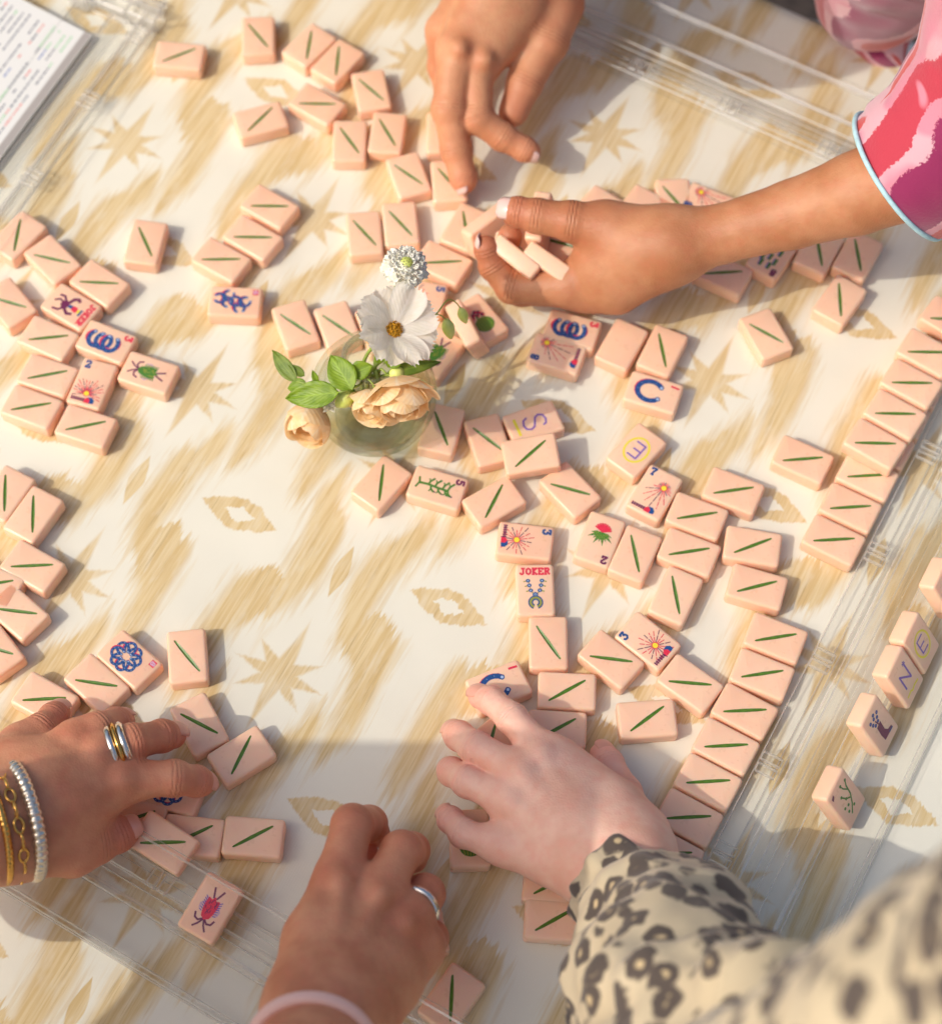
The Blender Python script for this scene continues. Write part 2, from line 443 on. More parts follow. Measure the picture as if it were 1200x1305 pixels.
def art_for(kind):
    """-> list of (part name, Art)"""
    out = []
    if kind == 'joker_necklace':
        a = Art()
        for i, ch in enumerate('JOKER'): glyph(a, 'red', ch, -7.9 + i * 3.25, 8.9, 2.7, 3.4, .85)
        out.append(('engraved_word', a)); a = Art()
        for s in (-1, 1):
            a.stroke('olive', [(s * 3.6, 5.4), (s * 3.0, 2.4), (s * 2.3, -.6), (s * .9, -2.6)], .4)
            for (x, y) in ((3.7, 5.2), (3.1, 2.5), (2.4, -.4)):
                a.disc('navy', s * x, y, 1.25, 12, 1.05); a.disc('sky', s * x, y, .45, 8); a.stroke('olive', [(s * (x + 1.2), y - .3), (s * (x + 2.3), y - .6)], .5)
        a.disc('navy', 0, -2.9, 1.5); a.disc('sky', 0, -2.9, .8); a.disc('navy', 0, -2.9, .45)
        a.arc('navy', 0, -7.3, 3.5, -65, 245, .75, 22); a.arc('olive', 0, -7.3, 2.6, -62, 242, 1.1, 20); a.arc('navy', 0, -7.3, 1.75, -60, 240, .6, 18)
        out.append(('engraved_necklace', a))
    elif kind == 'joker_rider':
        a = Art()
        for i, ch in enumerate('JOKER'): glyph(a, 'red', ch, -7.6 + i * 3.1, 9.2, 2.6, 3.2, .85)
        out.append(('engraved_word', a)); a = Art()
        a.poly('plum', [(-2, -5), (1.5, -6.2), (3.6, -4.4), (3.2, -1.8), (.6, -1.0), (-1.8, -2.0)])
        a.stroke('plum', [(-1.5, -4.5), (-3.6, -6.8), (-3.0, -9.5)], 1.1); a.stroke('plum', [(0, -5), (-.6, -8.0), (1.4, -10.2)], 1.0); a.stroke('plum', [(3, -3), (5.6, -5), (6.4, -8.2)], 1.1)
        a.stroke('plum', [(-1.6, -2), (-4.6, -1.0), (-6.0, 1.2), (-5.0, 2.6)], 1.5); a.stroke('plum', [(3, -2.5), (5.2, .8), (4.0, 3.2)], 1.4)
        a.poly('navy', [(-.6, -1.2), (1.4, -1.4), (1.2, 1.6), (-.8, 1.4)]); a.poly('red', [(-1, 1.4), (1.8, 1.2), (2.4, 4.6), (.2, 5.2), (-1.4, 3.8)])
        a.disc('yellow', .6, 6.2, 1.3); a.stroke('navy', [(-1.0, 7.3), (2.6, 7.1)], 1.0)
        out.append(('engraved_rider', a))
    elif kind.startswith('sun'):
        n = kind[3]
        out.append(('engraved_number', number(n, 'navy')))
        if n == '7': a = sun_art(3.2, 4.6, 20, 13.5, flip=1, by=-12.2, long_down=True)
        elif n == '8': a = sun_art(4.6, 7.4, 20, 15.5, flip=-1, bx=6.6, by=-12.0, long_down=True)
        else: a = sun_art(.2 if n != '2' else -.6, -4.5 if n != '2' else -7.0, 18, 10.5, a0=-25, a1=205 if n == '2' else 335, flip=1, by=-12.2)
        out.append(('engraved_sunrise', a))
    elif kind.startswith('shoe'):
        n = kind[4]; boxed = n in '68'
        nb = number(n, 'red', boxed) if n != '1' else Art()
        if n == '1': nb.stroke('red', [(-6.6, 8.6), (-6.2, 12.8)], 1.0)
        out.append(('engraved_number', nb)); a = Art()
        if n == '1': shoe(a, 0, -2.0, 6.1, 90, 2.3)
        elif n == '3':
            shoe(a, .4, -5.8, 4.3, 180, 2.0); shoe(a, .4, -1.4, 4.3, 180, 1.9, False); shoe(a, .4, 3.0, 4.3, 180, 2.0)
        elif n == '6':
            for k in range(3):
                shoe(a, -1.5 + 2.6 * math.cos(k * 2.09 + .5), -5.5 + 3.0 * math.sin(k * 2.09 + .5), 2.9, k * 120 + 30, 1.3)
                shoe(a, 1.5 + 2.6 * math.cos(k * 2.09), 3.0 + 3.0 * math.sin(k * 2.09), 2.9, k * 120 + 10, 1.3)
        else:
            for k in range(8):
                an = k * math.pi / 4 + .3
                shoe(a, 4.5 * math.cos(an), -2.0 + 5.0 * math.sin(an), 2.9, math.degrees(an) + 180, 1.15, k % 2 == 0)
        out.append(('engraved_horseshoes', a))
    elif kind.startswith('plant'):
        n = kind[5]; ink = 'plum'
        out.append(('engraved_number', number(n, ink))); a = Art(); rnd = random.Random(5)
        if n in '5':
            a.stroke('green', [(.6, 6), (.3, 0), (-.2, -5.5), (.2, -10.5)], 1.1)
            for k, (y, s) in enumerate(((4.6, 1), (3.0, -1), (.6, 1), (-1.4, -1), (-3.6, 1), (-5.2, -1), (6, 1), (6, -1))):
                x1, y1 = s * (3.4 + (k % 2)), y + 2.4; a.stroke('green', [(0.2, y), (s * 2.2, y + .6), (x1, y1)], .9)
                a.stroke('green', [(s * 2.2, y + .6), (s * 3.6, y - .2)], .6)
                if k % 2 == 0: a.disc('plum', x1, y1 + .6, .5, 8)
            a.stroke('green', [(-3, -11), (0, -10.2), (3.2, -11.4)], .9)
        elif n == '2':
            for k in range(9):
                an = math.radians(-165 + 150 * k / 8); c, s = math.cos(an), math.sin(an)
                L = 6.2 + 2.2 * (k % 2); px, py = -s * .8, c * .8
                m_ = (c * L * .55, 5 + 0 + s * 0)
                x0, y0 = 0, -4.2
                a.poly('green', [(x0, y0), (x0 - c * L * .5 + px, y0 - s * L * .5 + py), (x0 - c * L, y0 - s * L), (x0 - c * L * .5 - px, y0 - s * L * .5 - py)])
                for q in (.35, .55, .75): a.disc('yellow', x0 - c * L * q, y0 - s * L * q, .18, 6)
            for k in range(9):
                an = math.radians(200 + 140 * k / 8); a.stroke('red', [(.0, -4.6), (4.6 * math.cos(an), -5 + 4.4 * math.sin(an))], .9)
        elif n == '8':
            for (x, y) in ((-4, -3), (0, -5), (4, -3), (-4, 4), (0, 2), (4, 4), (-2, 8), (3, 8)):
                a.poly('green', [(x - .9, y - 2.4), (x + .9, y - 2.4), (x + .7, y + 2.4), (x - .7, y + 2.4)]); a.stroke('violet', [(x + 1.2, y - 2.2), (x + 1.0, y + 2.2)], .5)
        out.append(('engraved_plant', a))
    elif kind == 'cactus':
        a = Art()
        a.disc('green', .5, -4.6, 5.6, 20, 5.0)
        for k in range(-2, 3): a.stroke('olive', [(.5 + k * 1.1, -.2), (.5 + k * 1.9, -4.4), (.5 + k * 1.4, -9.0)], .35)
        for (x, y) in ((0, 2.2), (-2, 3.6), (1.8, 3.8), (-3.4, 2.0), (3.0, 1.6), (0, 5)):
            a.disc('plum', x, y, 1.3, 8); a.disc('red', x + .5, y - .5, .7, 8)
        a.stroke('green', [(-1, .5), (-.5, 2)], .8)
        out.append(('engraved_cactus', a))
    elif kind.startswith('bug'):
        body = 'red' if kind.endswith('red') else 'green'; a = Art(); rnd = random.Random(2)
        for s in (-1, 1):
            a.stroke('plum', [(s * .8, 5), (s * 2.6, 9.6)], .75); a.stroke('plum', [(s * .5, -6), (s * 2.4, -7.6), (s * 4.4, -7.0), (s * 5.2, -4.8)], .75)
            a.stroke('plum', [(s * .3, -6.4), (s * 1.6, -9.0), (s * 3.4, -11.2)], .7)
            a.stroke('lilac', [(s * 3.8, 1.5), (s * 5.2, 0), (s * 4.8, -2.2)], .5)
        a.poly(body, [(0, -6.4), (2.2, -5.0), (3.0, -2.4), (3.6, 1.2), (3.0, 4.6), (1.2, 4.0), (0, 5.8), (-1.2, 4.0), (-3.0, 4.6), (-3.6, 1.2), (-3.0, -2.4), (-2.2, -5.0)])
        for k in range(16):
            x, y = rnd.uniform(-2.2, 2.2), rnd.uniform(-4.5, 3.2); a.stroke('plum' if body == 'red' else 'olive', [(x, y), (x + rnd.uniform(-.9, .9), y + 1.1)], .35)
        for k in range(7):
            for s in (-1, 1): a.stroke('violet' if body == 'red' else 'green', [(s * 3.2, -3 + k * 1.1), (s * 4.5, -2.6 + k * 1.2)], .4)
        out.append(('engraved_agave', a))
    elif kind.startswith('wind'):
        L = kind[4]; a = Art(); b = Art()
        if L == 'S':
            a.stroke('violet', [(3.4, 4.8), (2.6, 6.4), (.2, 7.2), (-2.6, 6.4), (-3.6, 4.2), (-2.6, 2.0), (.2, .8), (2.8, -.4), (3.8, -2.6), (2.8, -5.0), (.2, -5.8), (-2.6, -5.0), (-3.8, -2.8)], .85)
            b.stroke('yellow', [(-5, -9.6), (5, -9.6)], 1.3); out.append(('engraved_underline', b))
        elif L == 'E':
            a.stroke('violet', [(2.8, 4.6), (-2.8, 4.6), (-2.8, -4.6), (2.8, -4.6)], .8); a.stroke('violet', [(-2.8, 0), (1.8, 0)], .8)
            b.arc('yellow', 0, 0, 6.4, 0, 360, .95, 30, 8.0); out.append(('engraved_ring', b))
        else:
            a.stroke('violet', [(-3.6, -4.8), (-3.6, 5.2), (3.6, -3.2), (3.6, 6.8)], .95); a.stroke('violet', [(2.4, 8.4), (4.8, 7.2)], .5); a.stroke('violet', [(3.6, 9.4), (3.6, 6.6)], .5); a.stroke('violet', [(2.4, 7.2), (4.8, 8.4)], .5)
            b.stroke('yellow', [(-6, -9.2), (-2, -8.6), (-.6, -9.8), (2, -9.0), (6, -9.4)], .9); out.append(('engraved_underline', b))
        out.append(('engraved_letter', a))
    elif kind == 'boot':
        a = Art()
        a.poly('plum', [(-2.4, 2), (1.8, 2.6), (1.4, -4), (3.0, -6.6), (6.2, -7.4), (6.0, -9.4), (-2.2, -9.0), (-2.8, -4)])
        a.poly('navy', [(2.8, -9.4), (6.4, -9.4), (6.4, -8.6), (2.8, -8.4)])
        for (x, y) in ((-3.5, 6), (-1, 8), (1.5, 6.4), (-2.2, 4), (.6, 4.2), (3, 8.6), (-4.4, 8.4), (0, 10)): a.disc('navy', x, y, 1.1, 8); a.disc('violet', x, y, .4, 6)
        a.stroke('plum', [(0, 2), (-1, 6)], .6)
        out.append(('engraved_boot', a))
    elif kind == 'branch':
        a = Art(); a.poly('plum', [(-7, 9), (-5, 10.6), (-5, 12.4), (-7.4, 11)])
        a.stroke('green', [(-2, -9), (1.5, -5), (4, 0), (4.6, 6), (6, 9)], .8); a.stroke('green', [(3.2, -2), (0, 1), (-2, 5)], .7); a.stroke('green', [(4.4, 3), (2, 7), (1.4, 10)], .6)
        for (x, y) in ((-2, 5), (0, 1), (1.4, 10), (-3, -6), (-1, -3), (2, -7), (6, 9), (-4, -2)): a.disc('green', x, y, .9, 8)
        out.append(('engraved_branch', a))
    return out

FACE_DESC = dict(joker_necklace='with the red word JOKER above a beaded necklace', joker_rider='with the red word JOKER beside a bucking rider',
    sun2='with a navy 2 above a rising sun', sun3='with a navy 3 and rayed sun', sun5='with a navy 5 and a pink rayed sun', sun7='with a navy 7 and long dashed sun rays', sun8='with a navy 8 and dashed rays',
    shoe1='with one navy horseshoe', shoe3='with three navy horseshoes in a row', shoe6='with six thin navy horseshoes and a boxed red number', shoe8='with a rosette of rope horseshoes',
    plant5='with a green branching plant and a plum 5', plant2='with a red flower on spiky green leaves and a 2', plant8='with green stems and a plum 8', cactus='with a round green cactus and plum flowers',
    bug_green='with a green agave head', bug_red='with a crimson agave head', windS='with a violet letter S', windE='with a violet letter E in a yellow ring', windN='with a violet letter N',
    boot='with a plum boot full of navy flowers', branch='with a thin dark green branch', blank='with a plain blank face')

def put(o, c, ang, top, tilt=None):
    """c: mm position of the tile's upper centre; ang: direction of its long axis"""
    o.rotation_mode = 'QUATERNION'
    M = Matrix.Rotation(ang, 3, 'Z')
    if tilt is not None: M = tilt @ M
    o.rotation_quaternion = M.to_quaternion()
    base = Vector((c.x, c.y, top)) - M @ Vector((0, 0, T))
    o.location = base * MM
GROUP = {}
def back_tile(p, q, z=T, place='', tilt=None, cluster=None):
    a, b = W(p[0], p[1], z), W(q[0], q[1], z)
    ph = math.atan2(b.y - a.y, b.x - a.x)
    o = link(bpy.data.objects.new('mahjong_tile', ME_BACK))
    put(o, (a + b) / 2, ph - LINE_A, z, tilt)
    link(bpy.data.objects.new('engraved_line', ME_LINE), o)
    tag(o, 'face-down peach tile with green line ' + place, 'mahjong tile', 'mahjong tiles ' + (cluster or place))
    return o
def face_tile(kind, c, up, z=T, place='', tilt=None, M=None):
    o = link(bpy.data.objects.new('mahjong_tile', ME_FACE))
    a, b = W(c[0], c[1], z), W(up[0], up[1], z)
    put(o, a, math.atan2(b.y - a.y, b.x - a.x), z, tilt)
    for nm, art in art_for(kind): art.build(nm, o)
    tag(o, 'face-up peach tile ' + FACE_DESC[kind] + (' ' + place if place else ''), 'mahjong tile')
    return o

def Z(off, s, pts): return [(off[0] + x / s, off[1] + y / s) for x, y in pts]
def backs(off, s, lines, place, z=T, each=None):
    for i, l in enumerate(lines):
        p, q = Z(off, s, ((l[0], l[1]), (l[2], l[3])))
        back_tile(p, q, z, each[i] if each else place, None, place)
FAR = 'in the loose cluster beside the scorecard rack'
LC = 'in the chain ending at the green agave'
backs((0, 250), 5, [(130, 145, 90, 348), (217, 372, 447, 423), (508, 543, 755, 555), (-70, 638, 180, 710), (180, 913, 435, 887), (175, 1160, 430, 1112)], LC, each=['touching the end of the scorecard rack', 'second in the chain from the scorecard rack', 'against the long side of the rider joker', 'level with the rider joker but not touching the rack', 'between the rider joker and a stack of two', 'first of two stacked beside the sun 2 tile'])
backs((0, 250), 5, [(885, 198, 967, 380)], 'lying alone between two chains of tiles')
backs((0, 400), 5, [(70, 610, 327, 567), (415, 738, 675, 685)], LC, each=['second of two stacked beside the sun 2 tile', 'at the foot of the sun 2 tile'])
BR = 'in the ragged pile behind the braceleted hand'
backs((0, 580), 5, [(35, 120, 28, 362), (213, 255, 207, 495), (67, 710, 340, 698), (-25, 978, 233, 1010)], BR, each=['farthest in the pile behind the braceleted hand', 'overlapping the farthest tile of that pile', 'resting by a cloth star behind the braceleted hand', 'in front of the star-side tile of the pile'])
backs((0, 780), 5, [(-175, 190, 92, 270), (142, 562, 423, 547), (478, 433, 748, 472)], BR, each=['nearest the wrist of the braceleted hand', 'under the little finger of the braceleted hand', 'touching the rosette horseshoe tile'])
backs((0, 0), 1, [(-36, 748, 16, 740)], BR, each=['half buried in the pile behind the bracelets'])
backs((0, 0), 1, [(221.9, 816.2, 254.8, 855.8)], 'lying alone beside the rosette horseshoe tile')
RG = 'by the fingers of the braceleted hand'
backs((150, 870), 5, [(400, 200, 637, 323), (850, 335, 723, 588), (-33, 913, 237, 820), (343, 1035, 605, 912), (728, 1050, 995, 913)], RG, each=['touched by the ringed middle finger', 'leaning on the tile under the ringed finger', 'behind the thumb of the braceleted hand', 'between two tiles beside the near rack', 'at the end of the line beside the near rack'])
backs((290, 10), 5, [(132, 102, 255, 245), (535, 142, 503, 325), (710, 240, 690, 430), (835, 452, 995, 588), (450, 607, 690, 611), (290, 628, 125, 787), (715, 760, 838, 925), (965, 705, 1070, 878)], FAR, each=['standing apart beyond a touching pair', 'in the touching pair, nearer the scorecard', 'in the touching pair, farther from the scorecard', 'just in front of the touching pair', 'lying corner-on between two tiles', 'touching an eye motif on the cloth', 'in the offset pair, nearer the eye motif', 'in the offset pair, farther from the eye motif'])
backs((0, 0), 1, [(205.5, 78.3, 250.5, 61)], 'lying alone touching the scorecard rack')
TP = 'around the fingertip of the pointing hand'
backs((430, 180), 5, [(360, 148, 545, 273), (640, 172, 780, 325), (97, 500, 247, 662), (325, 440, 477, 600), (800, 445, 830, 640), (545, 774, 795, 762)], TP, each=['leading from the offset pair to the fingertip', 'touched by the far fingertip', 'in the upright pair behind the pincushion flower, outer', 'in the upright pair behind the pincushion flower, inner', 'under the tile that stands on its side', 'touching the pincushion flower head'])
backs((0, 0), 1, [(552, 152, 578, 184)], TP, each=['hidden behind the far pointing finger'])
backs((230, 220), 5, [(443, 210, 690, 212), (335, 408, 585, 411), (133, 552, 383, 549)], 'in the short chain above the six-horseshoe tile', each=['farthest from the six-horseshoe tile in a chain', 'in the middle of a chain of three', 'touching the six-horseshoe tile'])
backs((230, 220), 5, [(635, 900, 830, 1030), (905, 908, 1098, 1036)], 'in the pair tucked behind the glass vase', each=['in the pair behind the vase, outer one', 'in the pair behind the vase, touching the glass'])
backs((0, 0), 1, [(464, 404, 502, 430)], 'hidden behind the white daisy')
MID = 'in the big central scatter beside the vase'
backs((640, 380), 5, [(995, 218, 1043, 443)], MID, each=['touching the blank tile'])
backs((440, 480), 5, [(565, 210, 657, 450), (812, 325, 1010, 475), (243, 555, 215, 795), (1005, 680, 888, 907)], MID, each=['touched by the large drooping rose', 'tucked under the propped tile', 'between the vase foot and the plant 5 tile', 'between the plant 5 and sun 3 tiles'])
backs((680, 540), 5, [(103, 382, 362, 452), (618, 702, 673, 952), (902, 605, 1180, 563), (850, 835, 1130, 792), (880, 962, 930, 1220)], MID, each=['beside the propped tile and the spiky 2', 'touching the side of the spiky 2 tile', 'in a stack of two beside the sun 7', 'second in the stack of two beside sun 7', 'leading from that stack towards a sun 3'])
backs((820, 580), 5, [(435, 243, 710, 203), (565, 625, 825, 527), (587, 870, 857, 802)], MID, each=['touching the stack of two, farther side', 'first of two offset beside the stack', 'second of two offset beside the stack'])
CH = "by the fingers of the leopard-sleeved arm"
backs((570, 740), 5, [(565, 285, 722, 503), (638, 768, 885, 632), (573, 1012, 823, 877), (305, 920, 245, 1135), (900, 480, 1185, 517)], CH, each=['at the foot of the necklace tile', 'across the end of the necklace column', 'half under the hand in the leopard sleeve', 'between two fingers of the leopard-sleeved hand', 'leaning on the sun 3 near the rack'])
backs((760, 760), 3.73, [(337, 403, 552, 421), (158, 643, 323, 520)], CH, each=['between the sun 3 and the rack row', 'beside the thumb of the leopard-sleeved hand'])
ROW = 'in the straight row along a clear rack'
backs((760, 760), 3.73, [(745, 212, 958, 178), (680, 384, 895, 352), (595, 548, 815, 538), (505, 716, 727, 704), (418, 887, 643, 874), (327, 1056, 550, 1045), (235, 1231, 460, 1218)], ROW, each=['in the rack row, first from its gap', 'in the rack row, second from its gap', 'in the rack row, third from its gap', 'in the rack row, fourth from its gap', 'in the rack row, fifth from its gap', 'in the rack row, sixth from its gap', 'in the rack row, beside the leopard sleeve'])
backs((960, 440), 5, [(585, 838, 868, 822), (475, 1040, 760, 1022), (370, 1246, 655, 1230)], ROW, each=['in the rack row, half under the wall', 'in the rack row, next to the wall', 'in the rack row, ending at its gap'])
UP = 'in the upper layer of the two-high wall of tiles'
upper = [(968, 40, 1250, 44), (868, 236, 1150, 240), (762, 432, 1045, 437), (635, 620, 918, 626)]
backs((960, 440), 5, upper, UP, 2 * T, each=['on the two-high wall, fourth from its open end', 'on the two-high wall, third from its open end', 'on the two-high wall, second from its open end', 'on the two-high wall, first from its open end'])
# the lower layer that carries them, continuing the row
_a0, _a1 = Z((960, 440), 5, ((585, 838), (868, 822))); _b0, _b1 = Z((960, 440), 5, ((370, 1246), (655, 1230)))
_m0 = (W(*_a0, T) + W(*_a1, T)) / 2; _m1 = (W(*_b0, T) + W(*_b1, T)) / 2
_stp = (_m0 - _m1) / 2
_ph = W(*_b1, T) - W(*_b0, T); _pha = math.atan2(_ph.y, _ph.x) - LINE_A
for k in range(1, 5):
    o = link(bpy.data.objects.new('mahjong_tile', ME_BACK)); put(o, _m0 + _stp * k, _pha, T)
    link(bpy.data.objects.new('engraved_line', ME_LINE), o)
    tag(o, 'peach tile under the two-high wall, %s from its open end' % ('first', 'second', 'third', 'fourth')[k - 1], 'mahjong tile', 'lower layer of the two-high wall')
backs((960, 270), 5, [(1115, 675, 1390, 692)], 'beyond the upper layer of the wall', T + 3)
backs((960, 440), 5, [(175, 735, 452, 713)], 'lying alone against the two-high wall')
ARM = 'in the scatter under the bare forearm'
backs((960, 270), 5, [(398, 130, 437, 348), (645, 165, 685, 380), (543, 447, 558, 670)], ARM, each=['against the plum 8 tile under the forearm', 'side by side with that tile under the forearm', 'lit fully in front of the forearm pair'])
backs((0, 0), 1, [(953.4, 412, 999.2, 436.9)], 'lying alone in front of the bare forearm')
backs((780, 200), 5, [(575, 743, 838, 727)], ARM)
BH = 'peeping out behind the cupped hand and forearm'
backs((0, 0), 1, [(745, 262, 800, 266), (846, 239, 872, 268), (805, 262, 850, 262)], BH, each=['behind the knuckles of the cupped hand', 'behind the wrist, touching the sun 8', 'peeping out behind the wrist'])
backs((480, 1130), 5, [(483, 555, 468, 870)], 'in front of the hand with the silver ring')
backs((540, 1000), 5, [(700, 935, 968, 785)], 'peeping out under the leopard sleeve')
backs((0, 0), 1, [(678, 1140, 732, 1112)], 'just behind another under the leopard cuff')
backs((0, 0), 1, [(520, 1160, 560, 1200)], 'under the hand with the silver ring')
# tile propped on its neighbours
_tilt = Matrix.Rotation(math.radians(7), 3, 'X') @ Matrix.Rotation(math.radians(-4), 3, 'Y')
p, q = Z((640, 380), 5, ((75, 1073), (283, 905)))
back_tile(p, q, T + 9.0, 'propped on the tile with the letter S', _tilt)
p, q = Z((150, 870), 5, ((140, 1022), (435, 1016)))
back_tile(p, q, T + 9.5, 'propped on the near rack beside the thumb', Matrix.Rotation(math.radians(9), 3, 'X'))

def ft(kind, off, s, c, up, z=T, place='', tilt=None):
    (c, up) = Z(off, s, (c, up)); return face_tile(kind, c, up, z, place, tilt)
ft('joker_rider', (0, 250), 5, (451, 701), (580, 780))
ft('shoe3', (0, 250), 5, (675, 924), (822, 982), place='beside the green agave tile')
ft('bug_green', (0, 400), 5, (944, 371), (1100, 422), place='lying away from the vase')
ft('sun2', (0, 400), 5, (586, 441), (647, 302))
ft('shoe8', (0, 780), 5, (821, 300), (957, 420))
ft('shoe6', (230, 220), 5, (346, 819), (512, 827))
ft('shoe8', (150, 870), 5, (345, 688), (540, 745), place='under a forefinger')
ft('bug_red', (0, 870), 3, (803, 862), (861, 770), z=T + 7, place='resting on the near rack', tilt=Matrix.Rotation(math.radians(10), 3, 'X'))
ft('sun3', (0, 0), 1, (668.9, 688.8), (704, 693), place='above the necklace tile')
ft('joker_necklace', (0, 0), 1, (681.9, 751.5), (680.7, 718))
ft('plant5', (440, 480), 5, (586, 704), (755, 755))
ft('plant2', (680, 540), 5, (419, 734), (357, 890))
ft('sun7', (680, 540), 5, (770, 437), (852, 300))
ft('windE', (640, 380), 5, (854, 967), (747, 1082), place='among the scatter')
ft('shoe1', (640, 380), 5, (962, 597), (1127, 647), place='beside a lone star on the cloth')
ft('shoe3', (0, 0), 1, (729, 419), (762, 428), place='under the cupped hand')
ft('sun8', (0, 0), 1, (709.5, 450), (676.5, 440), place='before the cupped hand')
ft('blank', (0, 0), 1, (792, 438), (807, 412), place='in front of the wrist')
ft('windS', (0, 0), 1, (679.5, 538), (711, 527))
ft('shoe1', (570, 740), 5, (327, 671), (500, 600), place='touched by a forefinger')
ft('sun3', (760, 760), 3.73, (245, 210), (140, 127), place='by the rack')
ft('plant8', (780, 200), 5, (1020, 620), (952, 717))
ft('sun8', (780, 200), 5, (620, 290), (470, 230), place='behind the bare forearm')
ft('sun5', (430, 180), 5, (520, 980), (660, 1005))
ft('cactus', (0, 0), 1, (611, 406), (590, 381), place='beside the vase')
ft('bug_green', (0, 0), 1, (557, 449), (575, 425), place='half hidden behind the vase')
ft('cactus', (0, 0), 1, (598, 1068), (597, 1035), place='under a little finger')
# ------------------------------------------------------------------ clear acrylic racks
def acrylic(name, tint, gloss, body=0.0, rough=0.06):
    m = bpy.data.materials.new(name); m.use_nodes = True; nt = m.node_tree; g = G(nt)
    for n in list(nt.nodes):
        if n.type == 'BSDF_PRINCIPLED': nt.nodes.remove(n)
    out = [n for n in nt.nodes if n.type == 'OUTPUT_MATERIAL'][0]
    tr = g.node('ShaderNodeBsdfTransparent'); tr.inputs[0].default_value = tint
    gl = g.node('ShaderNodeBsdfGlossy'); gl.inputs['Roughness'].default_value = rough
    lw = g.node('ShaderNodeLayerWeight'); lw.inputs['Blend'].default_value = 0.5
    co = g.node('ShaderNodeTexCoord').outputs['Object']
    f = g.m('ADD', g.mul(g.m('POWER', lw.outputs['Facing'], 4.0), 0.55), gloss, clamp=True)
    mx = g.node('ShaderNodeMixShader'); g._set(mx.inputs[0], f)
    nt.links.new(tr.outputs[0], mx.inputs[1]); nt.links.new(gl.outputs[0], mx.inputs[2]); res = mx.outputs[0]
    if body:
        df = g.node('ShaderNodeBsdfTranslucent'); df.inputs[0].default_value = (.92, .9, .86, 1)
        d2 = g.node('ShaderNodeBsdfDiffuse'); d2.inputs[0].default_value = (.92, .9, .86, 1)
        m0 = g.node('ShaderNodeMixShader'); m0.inputs[0].default_value = 0.5; nt.links.new(df.outputs[0], m0.inputs[1]); nt.links.new(d2.outputs[0], m0.inputs[2])
        m2 = g.node('ShaderNodeMixShader'); m2.inputs[0].default_value = body
        nt.links.new(res, m2.inputs[1]); nt.links.new(m0.outputs[0], m2.inputs[2]); res = m2.outputs[0]
    nt.links.new(res, out.inputs['Surface'])
    return m
M_ACR = acrylic('clear_acrylic', (.996, .996, .993, 1), 0.010)
M_ACR_EDGE = acrylic('highlight_whitened_acrylic_edge', (.985, .98, .97, 1), 0.18, 0.38, 0.12)  # diffuse white in the edges stands in for their bright highlights
M_CARD = plain('white_card', srgb(236, 234, 228), 0.6)

class RackFrame:
    """s along the rack, o outward from the middle of the table, z up (mm)"""
    def __init__(self, p0, ang, side):
        self.p = Vector((p0.x, p0.y)); self.d = Vector((math.cos(ang), math.sin(ang))); self.n = Vector((-self.d.y, self.d.x)) * side
    def P(self, s, o, z): q = self.p + self.d * s + self.n * o; return (q.x, q.y, z)
def bar(R, name, parent, s0, s1, prof, edge_faces=(), org=(0, 0, 0), bev=0.7):
    """extrude a cross-section [(o, z)...] along the rack"""
    n = len(prof); v = []
    for s in (s0, s1):
        for o_, z in prof:
            q = R.P(s, o_, z); v.append((q[0] - org[0], q[1] - org[1], q[2] - org[2]))
    f = [(j, (j + 1) % n, n + (j + 1) % n, n + j) for j in range(n)] + [tuple(range(n))[::-1], tuple(range(n, 2 * n))]
    fm = [0] * n + [1, 1]
    o = mesh_obj(name, v, f, [M_ACR, M_ACR_EDGE], parent, fmat=fm)
    bm = bmesh.new(); bm.from_mesh(o.data); bmesh.ops.recalc_face_normals(bm, faces=bm.faces)
    bmesh.ops.bevel(bm, geom=bm.edges[:], offset=bev * MM, segments=1, affect='EDGES', material=1)
    bm.to_mesh(o.data); bm.free()
    return o
def box_prof(o0, o1, z0, z1): return [(o0, z0), (o1, z0), (o1, z1), (o0, z1)]
def rack(p0, ang, side, s0, s1, ticks, label, ledge=True, width=60.0, caps=False):
    R = RackFrame(p0, ang, side)
    org = R.P((s0 + s1) / 2, 30, 0); e = empty('tile_rack', org); k = dict(org=org)
    bar(R, 'pusher_bar', e, s0, s1, box_prof(0.4, 10.5, 0.6, 8.2), (0, 1, 2, 3)[1:], **k)
    bar(R, 'base_plate', e, s0, s1, box_prof(13.0, width + 13, 0.4, 3.0), (1, 3), **k)
    if ledge:
        bar(R, 'tile_ledge', e, s0, s1, [(width - 26, 3.02), (width - 12, 3.02), (width - 12, 7.0), (width - 15, 7.0), (width - 15.6, 5.6), (width - 26, 7.8)], (2, 3, 5), **k)
        bar(R, 'back_rest', e, s0, s1, [(width - 36, 3.02), (width - 31, 3.02), (width - 41, 24.0), (width - 44, 24.0)], (2,), **k)
    bar(R, 'rim', e, s0, s1, box_prof(width + 9, width + 12.6, 3.02, 8.5), (1, 2, 3), **k)
    for t in ticks:
        for dt in (-3.4, 3.4):
            h = bar(R, 'hinge_lug', e, t + dt - 2.6, t + dt + 2.6, box_prof(1.2, 12.0, 8.22, 11.4), (0, 1, 2, 3), bev=0.5, **k)
    if caps:
        for (sa, sb, oa, ob, zz) in ((s0 - 13, s0 - 1, 0, 20, 12), (s0 - 15, s0 - 2, 22, 44, 9), (s0 - 22, s0 - 14, 4, 30, 7), (s0 - 6, s0 + 4, 46, 60, 14)):
            bar(R, 'end_cap', e, sa, sb, box_prof(oa, ob, .5, zz), bev=1.2, **k)
    tag(e, label, 'tile rack')
    return R
